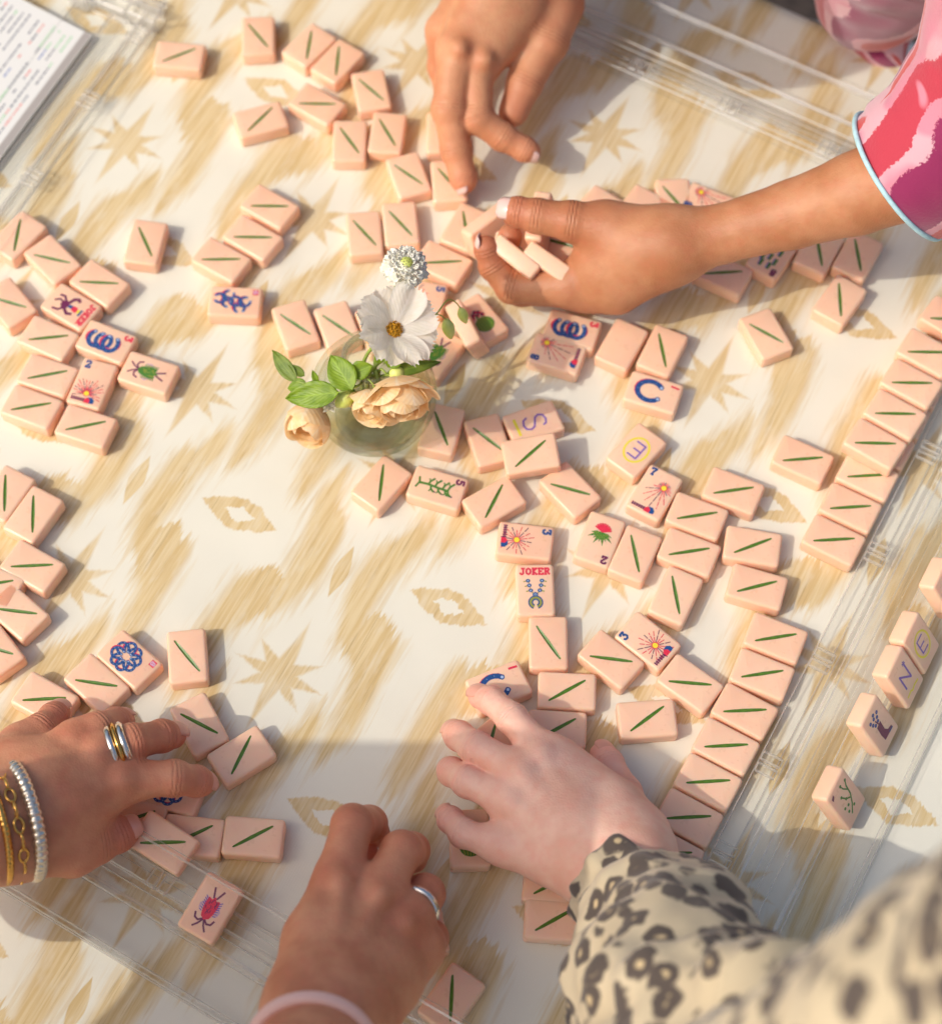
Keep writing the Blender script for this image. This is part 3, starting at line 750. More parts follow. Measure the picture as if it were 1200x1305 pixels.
# right-hand rack
_p = W(1106, 694); _q = W(905, 1085); _ang = math.atan2(_q.y - _p.y, _q.x - _p.x)
RIGHT = rack(_p, _ang, 1, -240, 300, [-62, 8, 78, 143, 196], 'long clear acrylic rack carrying five standing tiles')
_p = W(154, 1078); _q = W(346, 1192); _ang = math.atan2(_q.y - _p.y, _q.x - _p.x)
rack(_p, _ang, -1, -150, 260, [30], 'long clear acrylic rack under the hands with rings', ledge=True, width=36)
_p = W(700, 60); _q = W(1043, 212); _ang = math.atan2(_q.y - _p.y, _q.x - _p.x)
rack(_p, _ang, 1, -60, 330, [58, 118, 184], 'long clear acrylic rack behind the bare forearm', width=48)
_p = W(190, 58); _q = W(32, 276); _ang = math.atan2(_q.y - _p.y, _q.x - _p.x)
LEFT = rack(_p, _ang, -1, -8, 330, [2, 58, 122], 'clear acrylic rack holding the printed scorecard', width=44, caps=True)
# ------------------------------------------------------------------ scorecard leaning in the left rack
def scorecard():
    R = LEFT; s1, o0 = 12.0, 33.0
    L, Wd, th = 190.0, 96.0, 0.8; tilt = math.radians(9)
    def P(s, o_, h): return R.P(s1 + s, o0 + o_ * math.cos(tilt) - h * math.sin(tilt), 4.2 + o_ * math.sin(tilt) + h * math.cos(tilt))
    org = R.P(s1 + L / 2, o0 + Wd / 2, 0); sub = lambda q: (q[0] - org[0], q[1] - org[1], q[2] - org[2])
    e = empty('scorecard', org)
    v = [sub(P(s, o_, h)) for h in (0, th) for s, o_ in ((0, 0), (L, 0), (L, Wd), (0, Wd))]
    f = [(0, 3, 2, 1), (4, 5, 6, 7), (0, 1, 5, 4), (1, 2, 6, 5), (2, 3, 7, 6), (3, 0, 4, 7)]
    mesh_obj('card_sheet', v, f, M_CARD, e)
    mats = [plain('print_black', srgb(120, 122, 134), .6), plain('print_red', srgb(232, 150, 138), .6), plain('print_green', srgb(160, 212, 160), .6), plain('print_blue', srgb(120, 140, 190), .6), plain('card_grey_border', srgb(176, 168, 162), .6)]
    rnd = random.Random(11); vv, ff, fm = [], [], []
    def strip(s0, s_1, oa, ob, m):
        b = len(vv)
        for s, o_ in ((s0, oa), (s_1, oa), (s_1, ob), (s0, ob)): vv.append(sub(P(s, o_, th + .06)))
        ff.append((b, b + 1, b + 2, b + 3)); fm.append(m)
    o_ = 9.0
    while o_ < Wd - 4:
        s = 6.0 + rnd.uniform(0, 3); col = rnd.choice((0, 0, 1, 2))
        while s < L - 8:
            w_ = rnd.uniform(1.0, 3.4)
            if rnd.random() < .25: col = rnd.choice((0, 0, 0, 1, 2, 3))
            strip(s, s + w_, o_, o_ + 1.0, col); s += w_ + rnd.uniform(.5, 1.1)
            if rnd.random() < .12: s += 8
        o_ += 4.1 if rnd.random() < .8 else 6.5
    mesh_obj('printed_rows', vv, ff, mats, e, fmat=fm)
    b0 = [sub(P(s, o_, h)) for h in (th + .03, th + .05) for s, o_ in ((0.3, 0.3), (L, 0.3), (L, 5.0), (.3, 5.0))]
    mesh_obj('grey_border', b0[4:], [(0, 1, 2, 3)], mats[4], e)
    tag(e, 'white printed scorecard with rows of black, red and green text', 'scorecard')
scorecard()

# ------------------------------------------------------------------ tiles standing in the right-hand rack
LEAN = math.radians(36.0)
def standing(kind, px, py, z=33.0, turn=0.0):
    n = Vector((RIGHT.n.x, RIGHT.n.y, 0)); up = Vector((0, 0, 1))
    X = (-n * math.sin(LEAN) + up * math.cos(LEAN)).normalized(); Zv = (n * math.cos(LEAN) + up * math.sin(LEAN)).normalized()
    if turn: Rm = Matrix.Rotation(turn, 3, Zv); X = Rm @ X
    Y = Zv.cross(X)
    M = Matrix((X, Y, Zv)).transposed()
    top = W(px, py, z)                                  # middle of the front top edge
    c = top - X * (TL_ / 2) - Zv * T
    o = link(bpy.data.objects.new('mahjong_tile', ME_FACE)); o.rotation_mode = 'QUATERNION'
    o.rotation_quaternion = M.to_quaternion(); o.location = c * MM
    for nm, art in art_for(kind): art.build(nm, o)
    tag(o, 'peach tile standing in the rack ' + FACE_DESC[kind], 'mahjong tile')
for kind, px, py in (('windE', 1161, 799), ('windN', 1140, 843), ('boot', 1107, 905), ('branch', 1063.5, 999), ('blank', 1199, 730)): standing(kind, px, py)
# tiles held in the cupped hand or leaning on others: given by their upward long edge
def edge_tile(p0, p1, z0, z1, roll, place, line=True, mesh=None, art=None, flip=1):
    """tile standing on its long side: p0-p1 are the ends of the upper thin face's centre line; roll tips it over"""
    a, b = W(p0[0], p0[1], z0), W(p1[0], p1[1], z1)
    X = (b - a).normalized(); side = X.cross(Vector((0, 0, 1))).normalized(); upv = side.cross(X).normalized()
    Rm = Matrix.Rotation(roll, 3, X); Y = Rm @ upv; Zv = X.cross(Y)
    M = Matrix((X, Y, Zv)).transposed()
    c = (a + b) / 2 - Y * (TW_ / 2) - Zv * (T / 2)
    o = link(bpy.data.objects.new('mahjong_tile', ME_BACK if line else ME_FACE)); o.rotation_mode = 'QUATERNION'
    o.rotation_quaternion = M.to_quaternion(); o.location = c * MM
    if line: link(bpy.data.objects.new('engraved_line', ME_LINE), o)
    if art:
        for nm, a_ in art_for(art): a_.build(nm, o)
    tag(o, 'peach mahjong tile ' + place, 'mahjong tile')
    return o
edge_tile((642.5, 259), (591.5, 297), 26, 26, math.radians(22), 'standing on its long side touching the thumbnail')
edge_tile((631, 307), (680, 346), 50, 46, math.radians(25), 'held on edge against the curled forefinger', False)
edge_tile((676, 318), (722, 350), 50, 46, math.radians(20), 'held on edge against the palm', False)
edge_tile((692, 243), (678, 305), 56, 50, math.radians(10), 'held upright behind the thumb', False)
edge_tile((575, 385), (602, 437), 21, 21, math.radians(20), 'standing on its long side between vase and cactus tile', False)
back_tile((690, 300), (735, 318), 34, 'lying in the palm of the cupped hand', Matrix.Rotation(math.radians(-14), 3, 'Y'))
back_tile((645, 305), (680, 330), 32, 'lying deepest in the cupped hand', Matrix.Rotation(math.radians(8), 3, 'Y'))
# ------------------------------------------------------------------ vase with flowers
def lathe(prof, n=64):
    v, f = [], []
    for r, z in prof:
        for k in range(n): a = 2 * math.pi * k / n; v.append((r * math.cos(a), r * math.sin(a), z))
    for i in range(len(prof) - 1):
        for k in range(n): f.append((i * n + k, i * n + (k + 1) % n, (i + 1) * n + (k + 1) % n, (i + 1) * n + k))
    return v, f
def vase_glass():
    m = bpy.data.materials.new('green_tinted_glass'); m.use_nodes = True; nt = m.node_tree; g = G(nt)
    nt.nodes.remove(nt.nodes['Principled BSDF']); out = nt.nodes['Material Output']
    tr = g.node('ShaderNodeBsdfTransparent')
    gl = g.node('ShaderNodeBsdfGlossy'); gl.inputs['Roughness'].default_value = 0.03
    rf = g.node('ShaderNodeBsdfRefraction'); rf.inputs['IOR'].default_value = 1.35; rf.inputs[0].default_value = (.965, .975, .92, 1); rf.inputs['Roughness'].default_value = .02
    lw = g.node('ShaderNodeLayerWeight'); lw.inputs['Blend'].default_value = 0.5
    g._set(tr.inputs[0], g.mixc(g.m('POWER', lw.outputs['Facing'], 2.2), (.988, .992, .968, 1), (.92, .935, .80, 1)))
    a = g.node('ShaderNodeMixShader'); a.inputs[0].default_value = 0.07
    nt.links.new(tr.outputs[0], a.inputs[1]); nt.links.new(rf.outputs[0], a.inputs[2])
    b = g.node('ShaderNodeMixShader'); g._set(b.inputs[0], g.m('ADD', g.mul(g.m('POWER', lw.outputs['Facing'], 4.0), .5), 0.045, clamp=True))
    nt.links.new(a.outputs[0], b.inputs[1]); nt.links.new(gl.outputs[0], b.inputs[2])
    nt.links.new(b.outputs[0], out.inputs['Surface'])
    return m
VC = W(476, 498, 31); VB = Vector((VC.x, VC.y, 0))
vase = empty('glass_vase', VB)
_pr = [(0, .6), (17, .6), (20, 1.6), (27.5, 7), (32.5, 17), (34.2, 28), (32.5, 40), (26.5, 51), (18.5, 57.5), (15.0, 60), (14.2, 63), (15.6, 66), (15.2, 67), (13.6, 66.2),
       (12.3, 63), (12.6, 60), (16, 55.8), (24, 49), (29.8, 39), (31.4, 28), (29.8, 18), (25, 9.5), (18, 6.0), (0, 5.5)]
# smooth the profile
def _cr(pts, n=4):
    out = []
    for i in range(len(pts) - 1):
        p0, p1, p2, p3 = pts[max(0, i - 1)], pts[i], pts[i + 1], pts[min(len(pts) - 1, i + 2)]
        for k in range(n):
            t = k / n; q = []
            for c in (0, 1): q.append(.5 * (2 * p1[c] + (p2[c] - p0[c]) * t + (2 * p0[c] - 5 * p1[c] + 4 * p2[c] - p3[c]) * t * t + (3 * p1[c] - p0[c] - 3 * p2[c] + p3[c]) * t ** 3))
            out.append((max(0.01, q[0]), q[1]))
    return out + [pts[-1]]
_v, _fc = lathe(_cr(_pr), 72); M_VASE = vase_glass()
mesh_obj('vase_body', _v, _fc, M_VASE, vase, smooth=True)
M_WATER = acrylic('vase_water', (.93, .95, .86, 1), 0.0, 0.0, 0.02)
_v, _fc = lathe([(0.01, 22.0), (29.4, 22.0), (30.2, 22.9)], 64); mesh_obj('water', _v, _fc, M_WATER, vase, smooth=True)
_tv, _tf = [], []
for _i in range(64):
    for _k in range(10):
        _a, _b = 6.28319 * _i / 64, 6.28319 * _k / 10; _r = 14.4 + 1.7 * math.cos(_b)
        _tv.append((_r * math.cos(_a), _r * math.sin(_a), 66.2 + 1.5 * math.sin(_b)))
        _tf.append((_i * 10 + _k, ((_i + 1) % 64) * 10 + _k, ((_i + 1) % 64) * 10 + (_k + 1) % 10, _i * 10 + (_k + 1) % 10))
mesh_obj('vase_rim', _tv, _tf, acrylic('glass_rim', (.86, .89, .78, 1), .10, .10, .05), vase, smooth=True)
_tv2, _tf2 = lathe([(15.5, 1.2), (19.5, 1.8), (22.5, 4.2), (19, 5.4), (0.01, 4.6)], 48)
mesh_obj('vase_foot', _tv2, _tf2, acrylic('thick_glass_foot', (.93, .95, .87, 1), .06, .03, .05), vase, smooth=True)
tag(vase, 'round greenish glass bud vase holding small garden flowers', 'vase')

def leaf_mat(name, c0, c1, rough=0.45, trans=0.35):
    m, g, p = new_mat(name)
    co = g.node('ShaderNodeTexCoord').outputs['Object']; n = g.noise(co, 220.0, 3.0)
    uvn = g.node('ShaderNodeUVMap').outputs[0]; sp = g.node('ShaderNodeSeparateXYZ'); g.nt.links.new(uvn, sp.inputs[0])
    c = g.mixc(g.ramp(n, .3, .7), c0, c1)
    vein = g.ramp(g.abs(sp.outputs[1]), 0.0, 0.10, 1.0, 0.0)
    side = g.m('SINE', g.mul(g.sub(sp.outputs[0], g.mul(g.abs(sp.outputs[1]), 0.5)), 50.0))
    c = g.mixc(g.mul(g.mx(vein, g.mul(g.ramp(side, .8, 1.0), .5)), .35), c, tuple(min(1, x * 1.7) for x in c1[:3]) + (1,))
    tl = g.node('ShaderNodeBsdfTranslucent'); g._set(tl.inputs[0], c); g._set(p.inputs['Base Color'], c)
    p.inputs['Roughness'].default_value = rough
    g._set(p.inputs['Normal'], g.bump(side, .15, .0005))
    mx = g.node('ShaderNodeMixShader'); mx.inputs[0].default_value = trans
    out = m.node_tree.nodes['Material Output']
    m.node_tree.links.new(p.outputs[0], mx.inputs[1]); m.node_tree.links.new(tl.outputs[0], mx.inputs[2]); m.node_tree.links.new(mx.outputs[0], out.inputs['Surface'])
    return m
M_LEAF = leaf_mat('fresh_green_leaf', srgb(124, 156, 34), srgb(154, 182, 52))
M_LEAF_D = leaf_mat('olive_green_leaf', srgb(104, 132, 38), srgb(138, 156, 56))
M_STEM = plain('green_stem', srgb(140, 160, 70), .45, noise=.15, nscale=200)
M_BUD = leaf_mat('pale_green_bud', srgb(208, 218, 100), srgb(224, 230, 136), .4, .10)
M_WHITE_P = leaf_mat('white_petal', srgb(244, 240, 228), srgb(250, 246, 238), .6, .50)
M_CREAM_P = leaf_mat('cream_floret', srgb(244, 240, 220), srgb(250, 247, 236), .6, .15)
M_PEACH_P = leaf_mat('peach_rose_petal', srgb(255, 222, 166), srgb(255, 232, 194), .6, .36)
M_YEL = plain('golden_stamens', srgb(206, 150, 32), .6, noise=.35, nscale=900)

def blade(name, parent, org, base, tip, width, normal, mat, curl=0.0, cup=0.0, shape=0.0, fringe=0, n=10, m=7, ruffle=0.0, seed=0):
    """a leaf or petal: base->tip, widest at a fraction set by shape, cupped across, curled along"""
    base, tip, normal = Vector(base), Vector(tip), Vector(normal)
    d = tip - base; L = d.length; d = d / L; nr = (normal - d * normal.dot(d)).normalized(); s = d.cross(nr); rnd = random.Random(seed)
    ph = [rnd.uniform(0, 6.28) for _ in range(3)]
    v, uv, f = [], [], []
    for i in range(n + 1):
        u = i / n; w = width / 2 * (math.sin(math.pi * u ** (0.75 + shape)) ** 0.8 if shape < 0.9 else (math.sin(math.pi * .5 * min(1, u / .72)) ** .7 * (1 - max(0, (u - .8) / .2) ** 2.2 * .38)))
        for j in range(m + 1):
            t = j / m * 2 - 1
            q = base + d * (L * u) + s * (w * t)
            if fringe and i == n: q += d * (L * .07 * math.cos(j * 2.1) * (1 - abs(t) * .5))
            h = curl * L * u * u + cup * w * t * t + (0.22 * math.sin(16 * t) * u if fringe else 0) + ruffle * L * u * math.sin(4.5 * t + ph[0] + 2.5 * u) * .12
            q += nr * h
            v.append(tuple(q - Vector(org))); uv.append((u, t))
    for i in range(n):
        for j in range(m): a = i * (m + 1) + j; f.append((a, a + 1, a + m + 2, a + m + 1))
    o = mesh_obj(name, v, f, mat, parent, smooth=True)
    ul = o.data.uv_layers.new(name='UVMap')
    for lp in o.data.loops: ul.data[lp.index].uv = uv[lp.vertex_index]
    if not fringe: sd = o.modifiers.new('thick', 'SOLIDIFY'); sd.thickness = 0.00035; sd.offset = 0
    return o
def tube(name, parent, org, pts, r0, r1, mat, n=8, steps=5):
    P = [Vector(p) for p in pts]; C = []
    for i in range(len(P) - 1):
        p0, p1, p2, p3 = P[max(0, i - 1)], P[i], P[i + 1], P[min(len(P) - 1, i + 2)]
        for k in range(steps):
            t = k / steps; C.append(.5 * (2 * p1 + (p2 - p0) * t + (2 * p0 - 5 * p1 + 4 * p2 - p3) * t * t + (3 * p1 - p0 - 3 * p2 + p3) * t ** 3))
    C.append(P[-1]); v, f = [], []; ref = Vector((.3, .8, .5))
    for i, c in enumerate(C):
        d = (C[min(i + 1, len(C) - 1)] - C[max(i - 1, 0)]).normalized(); a = d.cross(ref).normalized(); b = d.cross(a); r = r0 + (r1 - r0) * i / (len(C) - 1)
        for k in range(n): an = 6.28319 * k / n; v.append(tuple(c + (a * math.cos(an) + b * math.sin(an)) * r - Vector(org)))
    for i in range(len(C) - 1):
        for k in range(n): f.append((i * n + k, i * n + (k + 1) % n, (i + 1) * n + (k + 1) % n, (i + 1) * n + k))
    f += [tuple(range(n))[::-1], tuple(range((len(C) - 1) * n, len(C) * n))]
    return mesh_obj(name, v, f, mat, parent, smooth=True)
def egg(name, parent, org, a, b, r, mat, n=12, ribs=0):
    a, b = Vector(a), Vector(b); d = (b - a); L = d.length; d /= L; x = d.cross(Vector((.2, .7, .6))).normalized(); y = d.cross(x); v, f, uv = [], [], []
    K = 10
    for i in range(K + 1):
        u = i / K; rr = r * max(.03, math.sin(math.pi * min(1, .04 + u * .93)) ** .7 * (1.05 - .25 * u))
        for k in range(n):
            an = 6.28319 * k / n; q = rr * (1 + ribs * .06 * math.cos(5 * an))
            v.append(tuple(a + d * (L * u) + (x * math.cos(an) + y * math.sin(an)) * q - Vector(org))); uv.append((u, math.sin(2.5 * an)))
    for i in range(K):
        for k in range(n): f.append((i * n + k, i * n + (k + 1) % n, (i + 1) * n + (k + 1) % n, (i + 1) * n + k))
    f += [tuple(range(n))[::-1], tuple(range(K * n, K * n + n))]
    o = mesh_obj(name, v, f, mat, parent, smooth=True); ul = o.data.uv_layers.new(name='UVMap')
    for lp in o.data.loops: ul.data[lp.index].uv = uv[lp.vertex_index]
    return o
NECK = Vector((VB.x, VB.y, 62)); FLOOR = Vector((VB.x, VB.y, 9))
def frame(nrm):
    nrm = Vector(nrm).normalized(); a = nrm.cross(Vector((0, 0, 1)))
    a = a.normalized() if a.length > .01 else Vector((1, 0, 0)); return nrm, a, nrm.cross(a)
# cosmos
cz = W(501, 421, 90); e = empty('cosmos_flower', VB); nr, ax, ay = frame((.34, -.18, .90))
for k in range(8):
    an = 2 * math.pi * k / 8 + .2; dr = ax * math.cos(an) + ay * math.sin(an)
    blade('petal', e, VB, cz + dr * 2.0, cz + dr * 19.5 + nr * 12.0 * (1 + .25 * math.sin(k * 2.1)), 19.0, nr, M_WHITE_P, curl=-.20, cup=.22, shape=1.0, fringe=1, m=18, ruffle=.5, seed=k)
rnd = random.Random(4)
v, f = [], []
for k in range(90):
    r = 4.6 * math.sqrt(rnd.random()); an = rnd.uniform(0, 6.28); q = cz + (ax * math.cos(an) + ay * math.sin(an)) * r + nr * (1.0 + 2.4 * (1 - (r / 4.6) ** 2) + rnd.uniform(0, .8)) - VB
    b = len(v); s = .55
    v += [tuple(q + nr * 1.2)] + [tuple(q + ax * s * math.cos(t) + ay * s * math.sin(t)) for t in (0, 2.1, 4.2)]; f += [(b, b + 1, b + 2), (b, b + 2, b + 3), (b, b + 3, b + 1)]
mesh_obj('flower_centre', v, f, M_YEL, e)
egg('flower_core', e, VB, cz - nr * 2.0, cz + nr * 3.0, 5.0, M_YEL)
egg('sepal_cup', e, VB, cz - nr * 6.0, cz - nr * .2, 3.2, M_BUD, ribs=1)
tube('stem', e, VB, [FLOOR + Vector((-6, 4, 0)), NECK + Vector((-5, -5, -4)), W(470, 448, 74), cz - nr * 5.5], 1.1, .9, M_STEM)
tag(e, 'white cosmos flower with a golden centre leaning out of the vase', 'flower')
# scabiosa
cz = W(516, 340, 104); e = empty('scabiosa_flower', VB); nr, ax, ay = frame((.18, -.12, .95)); rnd = random.Random(8)
for k in range(22):
    an = 2 * math.pi * k / 22 + rnd.uniform(-.1, .1); dr = ax * math.cos(an) + ay * math.sin(an); hh = rnd.uniform(-1.5, 2)
    blade('petal', e, VB, cz + dr * 5.0 + nr * hh, cz + dr * rnd.uniform(10.5, 12.8) + nr * (hh - 1.5), 5.2, nr, M_CREAM_P, cup=.3, shape=1.0, n=5, m=5, ruffle=1.0, seed=k)
for k in range(26):
    an = k * 2.39996; r = 7.6 * math.sqrt(k / 26.0); dr = ax * math.cos(an) + ay * math.sin(an); b0 = cz + dr * r + nr * (4.6 - r * r * .05)
    blade('petal', e, VB, b0, b0 + dr * 3.2 + nr * 1.8, 3.6, nr, M_CREAM_P, cup=.4, shape=1.0, n=4, m=4, ruffle=1.0, seed=40 + k)
egg('flower_core', e, VB, cz - nr * 4, cz + nr * 6.0, 8.0, M_CREAM_P)
v, f = [], []; M_ANTHER = plain('brown_anther', srgb(120, 86, 70), .6, noise=.3)
for k in range(120):
    an = k * 2.39996; r = 9.5 * math.sqrt((k + .5) / 120.0); dr = ax * math.cos(an) + ay * math.sin(an); q = cz + dr * r + nr * (8.2 - r * r * .055 + rnd.uniform(-.6, 1.2)) - VB; b = len(v); s = .38
    v += [tuple(q + nr * .6)] + [tuple(q + (ax * math.cos(t) + ay * math.sin(t)) * s) for t in (0, 2.1, 4.2)]; f += [(b, b + 1, b + 2), (b, b + 2, b + 3), (b, b + 3, b + 1)]
mesh_obj('anthers', v, f, M_ANTHER, e)
egg('green_eye', e, VB, cz + nr * 4.5, cz + nr * 7.6, 3.4, M_BUD)
for k in range(7):
    an = k * .9 + .3; dr = ax * math.cos(an) + ay * math.sin(an)
    blade('bract', e, VB, cz + dr * 5 - nr * 3, cz + dr * (14 if k in (2, 3, 4) else 11.5) - nr * 3.4, 1.8, nr, M_LEAF_D, n=5, m=2)
tube('stem', e, VB, [FLOOR + Vector((4, 6, 0)), NECK + Vector((2, -6, 0)), W(490, 400, 84), cz - nr * 4], 1.2, .9, M_STEM)
tag(e, 'cream pincushion scabiosa on a long stem above the vase', 'flower')
# hanging buds
e = empty('bud_sprig', VB)
for (a, b, r) in (((568, 406, 70), (575, 432, 62), 3.7), ((586, 392, 72), (594, 412, 66), 3.0)):
    egg('bud', e, VB, W(*a), W(*b), r, M_BUD, ribs=1)
tube('stem', e, VB, [NECK + Vector((6, 2, -6)), W(535, 420, 74), W(556, 400, 78), W(569, 383, 80), W(579, 384, 78), W(587, 393, 72)], .5, .32, M_STEM, n=6)
tube('bud_stalk', e, VB, [W(556, 400, 78), W(562, 402, 75), W(568, 407, 70)], .4, .32, M_STEM, n=6)
tube('twig', e, VB, [W(556, 400, 78), W(549, 407, 76), W(541, 412, 74)], .35, .25, plain('brown_twig', srgb(130, 100, 60), .7), n=5)
tag(e, 'thin sprig with two hanging pale green buds', 'sprig')
# roses
def rose(name, c, nrm, R, layers, label, seed=1, hip=True):
    """layers: (radius factor, petals, end angle from the axis in degrees, width in degrees, flare)"""
    e = empty(name, VB); nr, ax, ay = frame(nrm); rnd = random.Random(seed); n_, m_ = 10, 9
    for li, (rf, np_, th1, wd, fl) in enumerate(layers):
        for k in range(np_):
            p0 = 2 * math.pi * (k + .5 * (li % 2)) / np_ + rnd.uniform(-.18, .18); w_ = math.radians(wd) * rnd.uniform(.9, 1.1); te = math.radians(th1 + rnd.uniform(-9, 9)); tilt = rnd.uniform(-.08, .08)
            v, f, uv = [], [], []; ph = rnd.uniform(0, 6.28)
            for i in range(n_ + 1):
                u = i / n_
                for j in range(m_ + 1):
                    t = j / m_ * 2 - 1
                    th = math.radians(172) + (te - math.radians(172)) * u * (1 - .16 * t * t * u) + tilt * t * u
                    an = p0 + t * w_ * (math.sin(min(1, u * 1.35) * math.pi / 2) ** .8) * (1 - .15 * max(0, u - .8) / .2)
                    rr = R * rf * (1 + fl * u ** 3 + .035 * math.sin(3.2 * t + ph + 4 * u) * u + .05 * (t * t) * u * (1 if k % 2 else -1))
                    q = c + (ax * math.cos(an) + ay * math.sin(an)) * (rr * math.sin(th)) + nr * (rr * math.cos(th))
                    v.append(tuple(q - VB)); uv.append((u, t))
            for i in range(n_):
                for j in range(m_): a0 = i * (m_ + 1) + j; f.append((a0, a0 + 1, a0 + m_ + 2, a0 + m_ + 1))
            o = mesh_obj('petal', v, f, M_PEACH_P, e, smooth=True); ul = o.data.uv_layers.new(name='UVMap')
            for lp in o.data.loops: ul.data[lp.index].uv = uv[lp.vertex_index]
    if hip: egg('rose_hip', e, VB, c - nr * (R * 1.45), c - nr * (R * .85), R * .30, M_BUD)
    tube('stem', e, VB, [FLOOR + Vector((rnd.uniform(-8, 8), -6, 4)), NECK + Vector((rnd.uniform(-6, 6), -9, -2)), (c - nr * R * 1.4) * .6 + NECK * .4 + Vector((0, 0, 6)), c - nr * R * 1.3], 1.1, .9, M_STEM)
    tag(e, label, 'rose')
    return e
rose('garden_rose', W(392, 542, 34), (-.28, -.80, .10), 12.0, [(.70, 3, 30, 70, .0), (.85, 4, 40, 62, .05), (1.0, 4, 58, 60, .10)], 'half-open peach rose hanging over the side of the vase', seed=3)
rose('garden_rose', W(470, 520, 64), (-.35, -.80, .05), 10.0, [(.6, 3, 30, 70, .0), (.8, 4, 48, 55, .1), (1.0, 5, 72, 48, .25)], 'small ruffled peach rose drooping in front of the vase', seed=5)
rose('garden_rose', W(510, 516, 70), (.12, -.90, -.15), 15.0, [(.5, 4, 35, 65, .0), (.68, 5, 52, 52, .1), (.85, 6, 74, 46, .2), (1.0, 7, 92, 42, .38)], 'wide open peach rose leaning against the vase glass', seed=9)
# leafy sprig
e = empty('leafy_sprig', VB)
LV = [  # base, tip, width, normal tilt, material
 ((449, 497, 74), (420, 452, 80), 15, (-.2, -.3, .9), M_LEAF), ((432, 500, 72), (362, 507, 66), 14.5, (.0, -.35, .9), M_LEAF), ((378, 486, 66), (345, 446, 70), 8.5, (-.5, -.1, .8), M_LEAF_D),
 ((388, 479, 67), (367, 465, 70), 5, (-.2, -.2, .9), M_LEAF_D), ((392, 492, 66), (366, 494, 64), 9, (.1, -.2, .9), M_LEAF), ((448, 476, 76), (474, 466, 80), 10, (.2, -.4, .9), M_LEAF),
 ((492, 476, 74), (562, 461, 76), 7.0, (.0, -.5, .85), M_LEAF_D), ((494, 468, 77), (511, 446, 84), 9, (.3, -.3, .9), M_LEAF), ((486, 462, 74), (478, 450, 78), 5, (0, -.3, .9), M_LEAF),
 ((440, 494, 68), (455, 515, 60), 7, (.2, -.5, .8), M_LEAF_D), ((498, 506, 62), (482, 490, 74), 5, (.2, -.5, .8), M_BUD), ((505, 506, 62), (513, 485, 72), 6, (.2, -.6, .7), M_BUD), ((404, 488, 69), (398, 472, 74), 3.5, (0, -.4, .9), M_LEAF),
 ((452, 500, 64), (462, 520, 60), 5, (.3, -.5, .8), M_LEAF)]
for k, (b, t, w_, nn, mm) in enumerate(LV): blade('leaf', e, VB, W(*b), W(*t), w_, nn, mm, curl=-.10, cup=.28, shape=.05, ruffle=.25, seed=k, n=9, m=6)
for pts in ([NECK + Vector((-4, -8, -6)), W(455, 492, 72), W(432, 500, 72)], [W(455, 492, 72), W(410, 492, 70), W(378, 486, 66)], [NECK + Vector((4, -6, -4)), W(485, 470, 74), W(492, 476, 74)],
            [NECK + Vector((0, -8, -4)), W(500, 478, 74), W(508, 495, 68), W(500, 508, 60)]):
    tube('stem', e, VB, pts, .8, .6, M_STEM, n=6)
egg('bud', e, VB, W(448, 500, 66), W(428, 518, 60), 5.2, M_BUD, ribs=1); egg('bud', e, VB, W(479, 503, 70), W(484, 529, 58), 4.0, M_BUD, ribs=1); egg('bud', e, VB, W(455, 500, 68), W(452, 512, 63), 2.8, M_BUD)
tube('bud_stalk', e, VB, [W(463, 480, 74), W(474, 488, 74), W(479, 503, 70)], .5, .4, M_STEM, n=5)
for k in range(6):
    an = k * 1.05; c0 = W(420, 518, 58); blade('blossom_petal', e, VB, c0, c0 + Vector((6 * math.cos(an), 6 * math.sin(an), 3)), 2.4, (0, 0, 1), M_WHITE_P, n=4, m=3, seed=k)
tag(e, 'leafy green rose sprig with small buds spilling from the vase', 'sprig')
